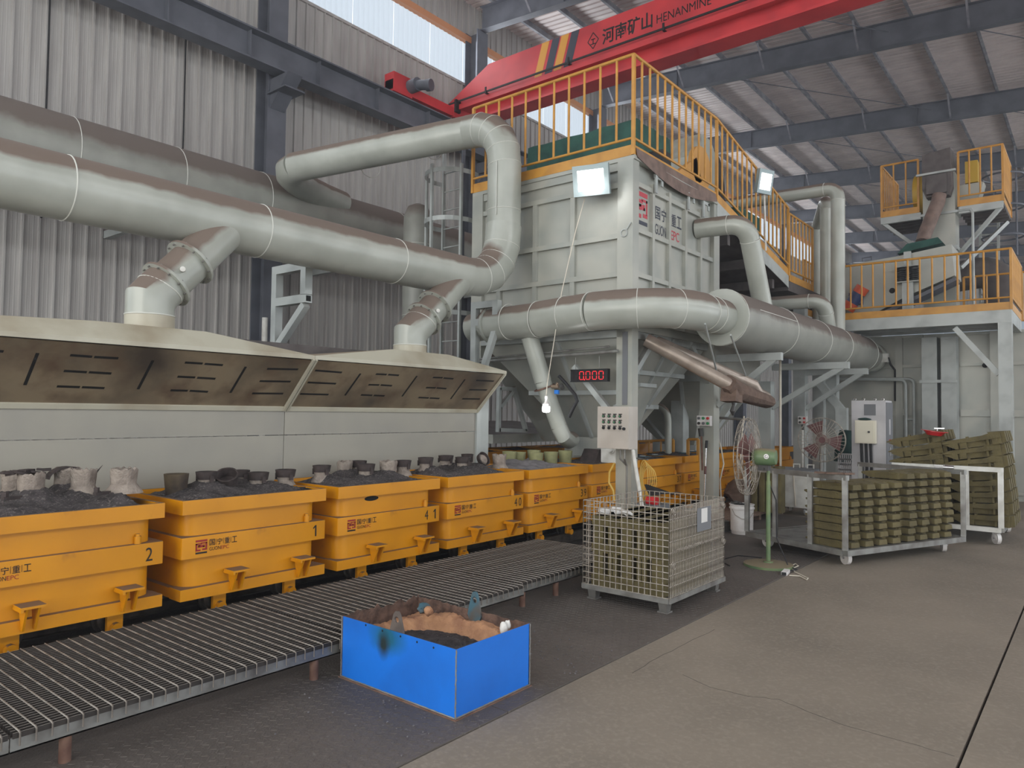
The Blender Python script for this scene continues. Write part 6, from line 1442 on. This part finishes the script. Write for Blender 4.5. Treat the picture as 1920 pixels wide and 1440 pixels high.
t = thing('rear_ladder', 'small caged ladder at the far right beside the upper platform', 'ladder', PX(1850, 560, 19))
for u in (1838, 1872): b = MB(); b.bar(PX(u, 590, 19), PX(u, 395, 19), .05, .05, up=(1, 0, 0)); part('stile', b, 'frame_grey', t)
for k in range(12): b = MB(); b.cyl(PX(1838, 585-16*k, 19), PX(1872, 583-16*k, 19), .02, n=6); part('rung', b, 'frame_grey', t)
for v in (332, 390, 445):
    q = PX(1880, v, 18.8); b = MB(); b.torus(q, (0, 0, 1), .38, .022, 24, 5); part('cage_hoop', b, 'steel_dark', t)
b = MB(); q = PX(1906, 400, 18.8); b.cyl((q.x, q.y, q.z-.9), (q.x, q.y, q.z+1.0), .02, n=6); part('cage_strap', b, 'steel_dark', t)
t = thing('shaded_column', 'shaded column and bent brace left of the electrical cabinet', 'column', (15.4, 4.1, 0))
q = PX(1578, 780, 14.8); b = MB(); b.bb((14.75, q.y-.1, .012), (14.9, q.y+.1, 1.75)); part('shaft', b, 'frame_grey', t)
b = MB(); b.bar((14.83, q.y, 1.7), (14.83, q.y+.42, 2.25), .12, .14); part('bent_brace', b, 'frame_grey', t)
# end of the duct: junction box and cable on the panels
t = thing('sensor_box', 'small white junction box at the end of the duct with a dark cable', 'junction box', PX(1658, 672, 16.5))
q = PX(1659, 671, 16.6); b = MB(); b.bb(q+V((-.03, -.06, -.09)), q+V((.08, .06, .09))); part('casing', b, 'white_paint', t)
b = MB(); b.tube([q+V((.02, -.06, 0)), PX(1670, 684, 16.8), PX(1678, 694, 16.9), PX(1678, 752, 16.9)], .02, 8); part('cable', b, 'rubber', t)
# electrical cabinet
xa = 12.9; a, c = PX(1597, 850, xa), PX(1661, 850, xa); zt = PX(1640, 751, xa).z
t = thing('electrical_cabinet', 'tall light grey electrical cabinet with a small cream box on its side', 'cabinet', (xa, c.y, 0))
b = MB(); b.bb((xa, c.y, .06), (xa+.45, a.y, zt)); b.bb((xa+.02, c.y+.01, 0), (xa+.43, a.y-.01, .06)); part('casing', b, 'cab_grey', t)
b = MB(); b.bb((xa+.02, c.y-.015, .1), (xa+.44, c.y, zt-.03)); dr = part('door', b, 'cab_dark', t)
b = MB(); b.bb((xa+.17, c.y-.018, 1.3), (xa+.26, c.y-.015, 1.55)); part('meter', b, 'cab_grey', dr)
b = MB(); b.cyl((xa+.2, c.y-.015, 1.2), (xa+.2, c.y-.05, 1.2), .025, n=12); b.box((xa+.26, c.y-.03, 1.2), (.1, .02, .02)); part('switch', b, 'red_enamel', dr)
b = MB(); b.bb((xa+.18, c.y-.035, .95), (xa+.2, c.y-.02, 1.1)); part('door_handle', b, 'chrome', dr)
p = PX(1620, 758, xa); p2 = PX(1642, 779, xa); b = MB(); b.bb((xa-.004, p2.y, p2.z), (xa, p.y, p.z)); part('vent_plate', b, 'cab_dark', t)
for y in (c.y+.05, c.y+.17, a.y-.17, a.y-.04): b = MB(); b.torus((xa+.05, y, zt+.02), (1, 0, 0), .02, .006, 12, 5); part('lifting_ring', b, 'chrome', t)
p, p2 = PX(1603, 788, xa-.12), PX(1641, 832, xa-.12)
t = thing('cream_box', 'small cream wall box with a lock, mounted on the light grey cabinet', 'box', (xa-.1, p2.y, p2.z))
b = MB(); b.bb((xa-.12, p2.y, p2.z), (xa-.002, p.y, p.z)); part('casing', b, 'cream_box', t)
b = MB(); b.bb((xa-.13, p2.y+.02, p2.z+.02), (xa-.12, p.y-.02, p.z-.02)); dr = part('door', b, 'cream_box', t)
b = MB(); b.cyl((xa-.13, p2.y+.09, (p.z+p2.z)/2), (xa-.15, p2.y+.09, (p.z+p2.z)/2), .018, n=12); part('lock', b, 'hose_dark', dr)
for k in range(3): b = MB(); y = p.y-.08-.07*k; b.tube([(xa-.07, y, p2.z), (xa-.06, y-.01, p2.z-.4), (xa-.05, y+.03*(k-1), .02)], .022, 8); part('cable', b, 'rubber', t)
b = lump((xa-.06, (p.y+p2.y)/2+.02, p.z+.02), .07, 12, (.8, 1.6, .35)); solo('dark_cap', b, 'cloth_green', 'dark cloth cap lying on the cream wall box', 'cap')
# conduit pair over the panels
t = thing('conduit_pair', 'two thin conduits bending down in front of the panelled enclosure', 'conduit', PX(1690, 760, 16.7))
for u, v, z in ((1698, 712, 0), (1713, 710, 0)):
    k = PX(u, v, 16.75); b = MB(); b.tube([PX(1560, v-1, 16.75)]+arc(k+V((0, .12, 0)), k, k-V((0, 0, .12)), 4)+[(k.x, k.y, .1)], .028, 8); part('pipe', b, 'frame_grey', t)
b = MB(); a, c = PX(1699, 786, 16.75), PX(1713, 786, 16.75); b.cyl(a, c, .02, n=8); part('clip', b, 'frame_grey', t)
# crate and cloth bag
t = thing('plastic_crate', 'grey plastic basket beside the cabinet under a dark green cloth', 'crate', PX(1588, 890, 13.4))
a, c = PX(1572, 880, 13.4), PX(1602, 880, 13.4); zt = PX(1588, 853, 13.4).z
for k in range(8): b = MB(); z = .3+(zt-.3)*k/7; b.frame(13.4, 13.75, c.y, a.y, z, z+.025, .012); part('rim_band', b, 'cab_grey', t)
for k in range(9):
    y = c.y+(a.y-c.y)*k/8
    for x in (13.4, 13.74): b = MB(); b.bb((x, y-.01, .0), (x+.012, y+.01, zt)); part('slat', b, 'cab_grey', t)
b = MB(); b.bb((13.41, c.y+.01, 0), (13.74, a.y-.01, .02)); part('bottom', b, 'cab_grey', t)
q = PX(1586, 835, 13.6); b = MB(); b.lathe([(.2, -.28), (.19, -.1), (.13, .12), (.1, .26), (0, .27)], q, 16, jit=.08); solo('cloth_bag', b, 'cloth_green', 'dark green cloth bag hanging between the shaded column and the cabinet', 'bag')
# pendant lamp under the deck
q = PY(1354, 533, 5.6); t = thing('pendant_lamp', 'round white pendant lamp glowing in the dark under the ramp', 'lamp', q)
b = MB(); b.lathe([(0, .0), (.28, 0), (.28, .015), (.1, .12), (.05, .25), (0, .25)], q+V((0, 0, .01)), 24); part('shade', b, 'steel_dark', t)
b = MB(); b.lathe([(0, 0), (.26, 0), (.26, .006), (0, .006)], q, 24); part('diffuser', b, 'glow_white', t)
b = MB(); b.cyl(q+V((0, 0, .25)), (q.x, q.y, 4.4), .012, n=6); part('cord', b, 'rubber', t)

# ================================================================== HAZE
mh = bpy.data.materials.new('haze'); mh.use_nodes = True; nt = mh.node_tree; nt.nodes.remove(nt.nodes['Principled BSDF'])
vs_ = nt.nodes.new('ShaderNodeVolumeScatter'); vs_.inputs['Color'].default_value = (.9, .93, 1, 1); vs_.inputs['Density'].default_value = .003; vs_.inputs['Anisotropy'].default_value = .2
nt.links.new(vs_.outputs[0], nt.nodes['Material Output'].inputs['Volume']); MATS['haze'] = mh
b = MB(); b.bb((-13.9, -12.2, .012), (61, 13.4, 13.2)); solo('haze', b, 'haze', 'thin bluish dust haze hanging through the whole hall', 'haze', kind='stuff')
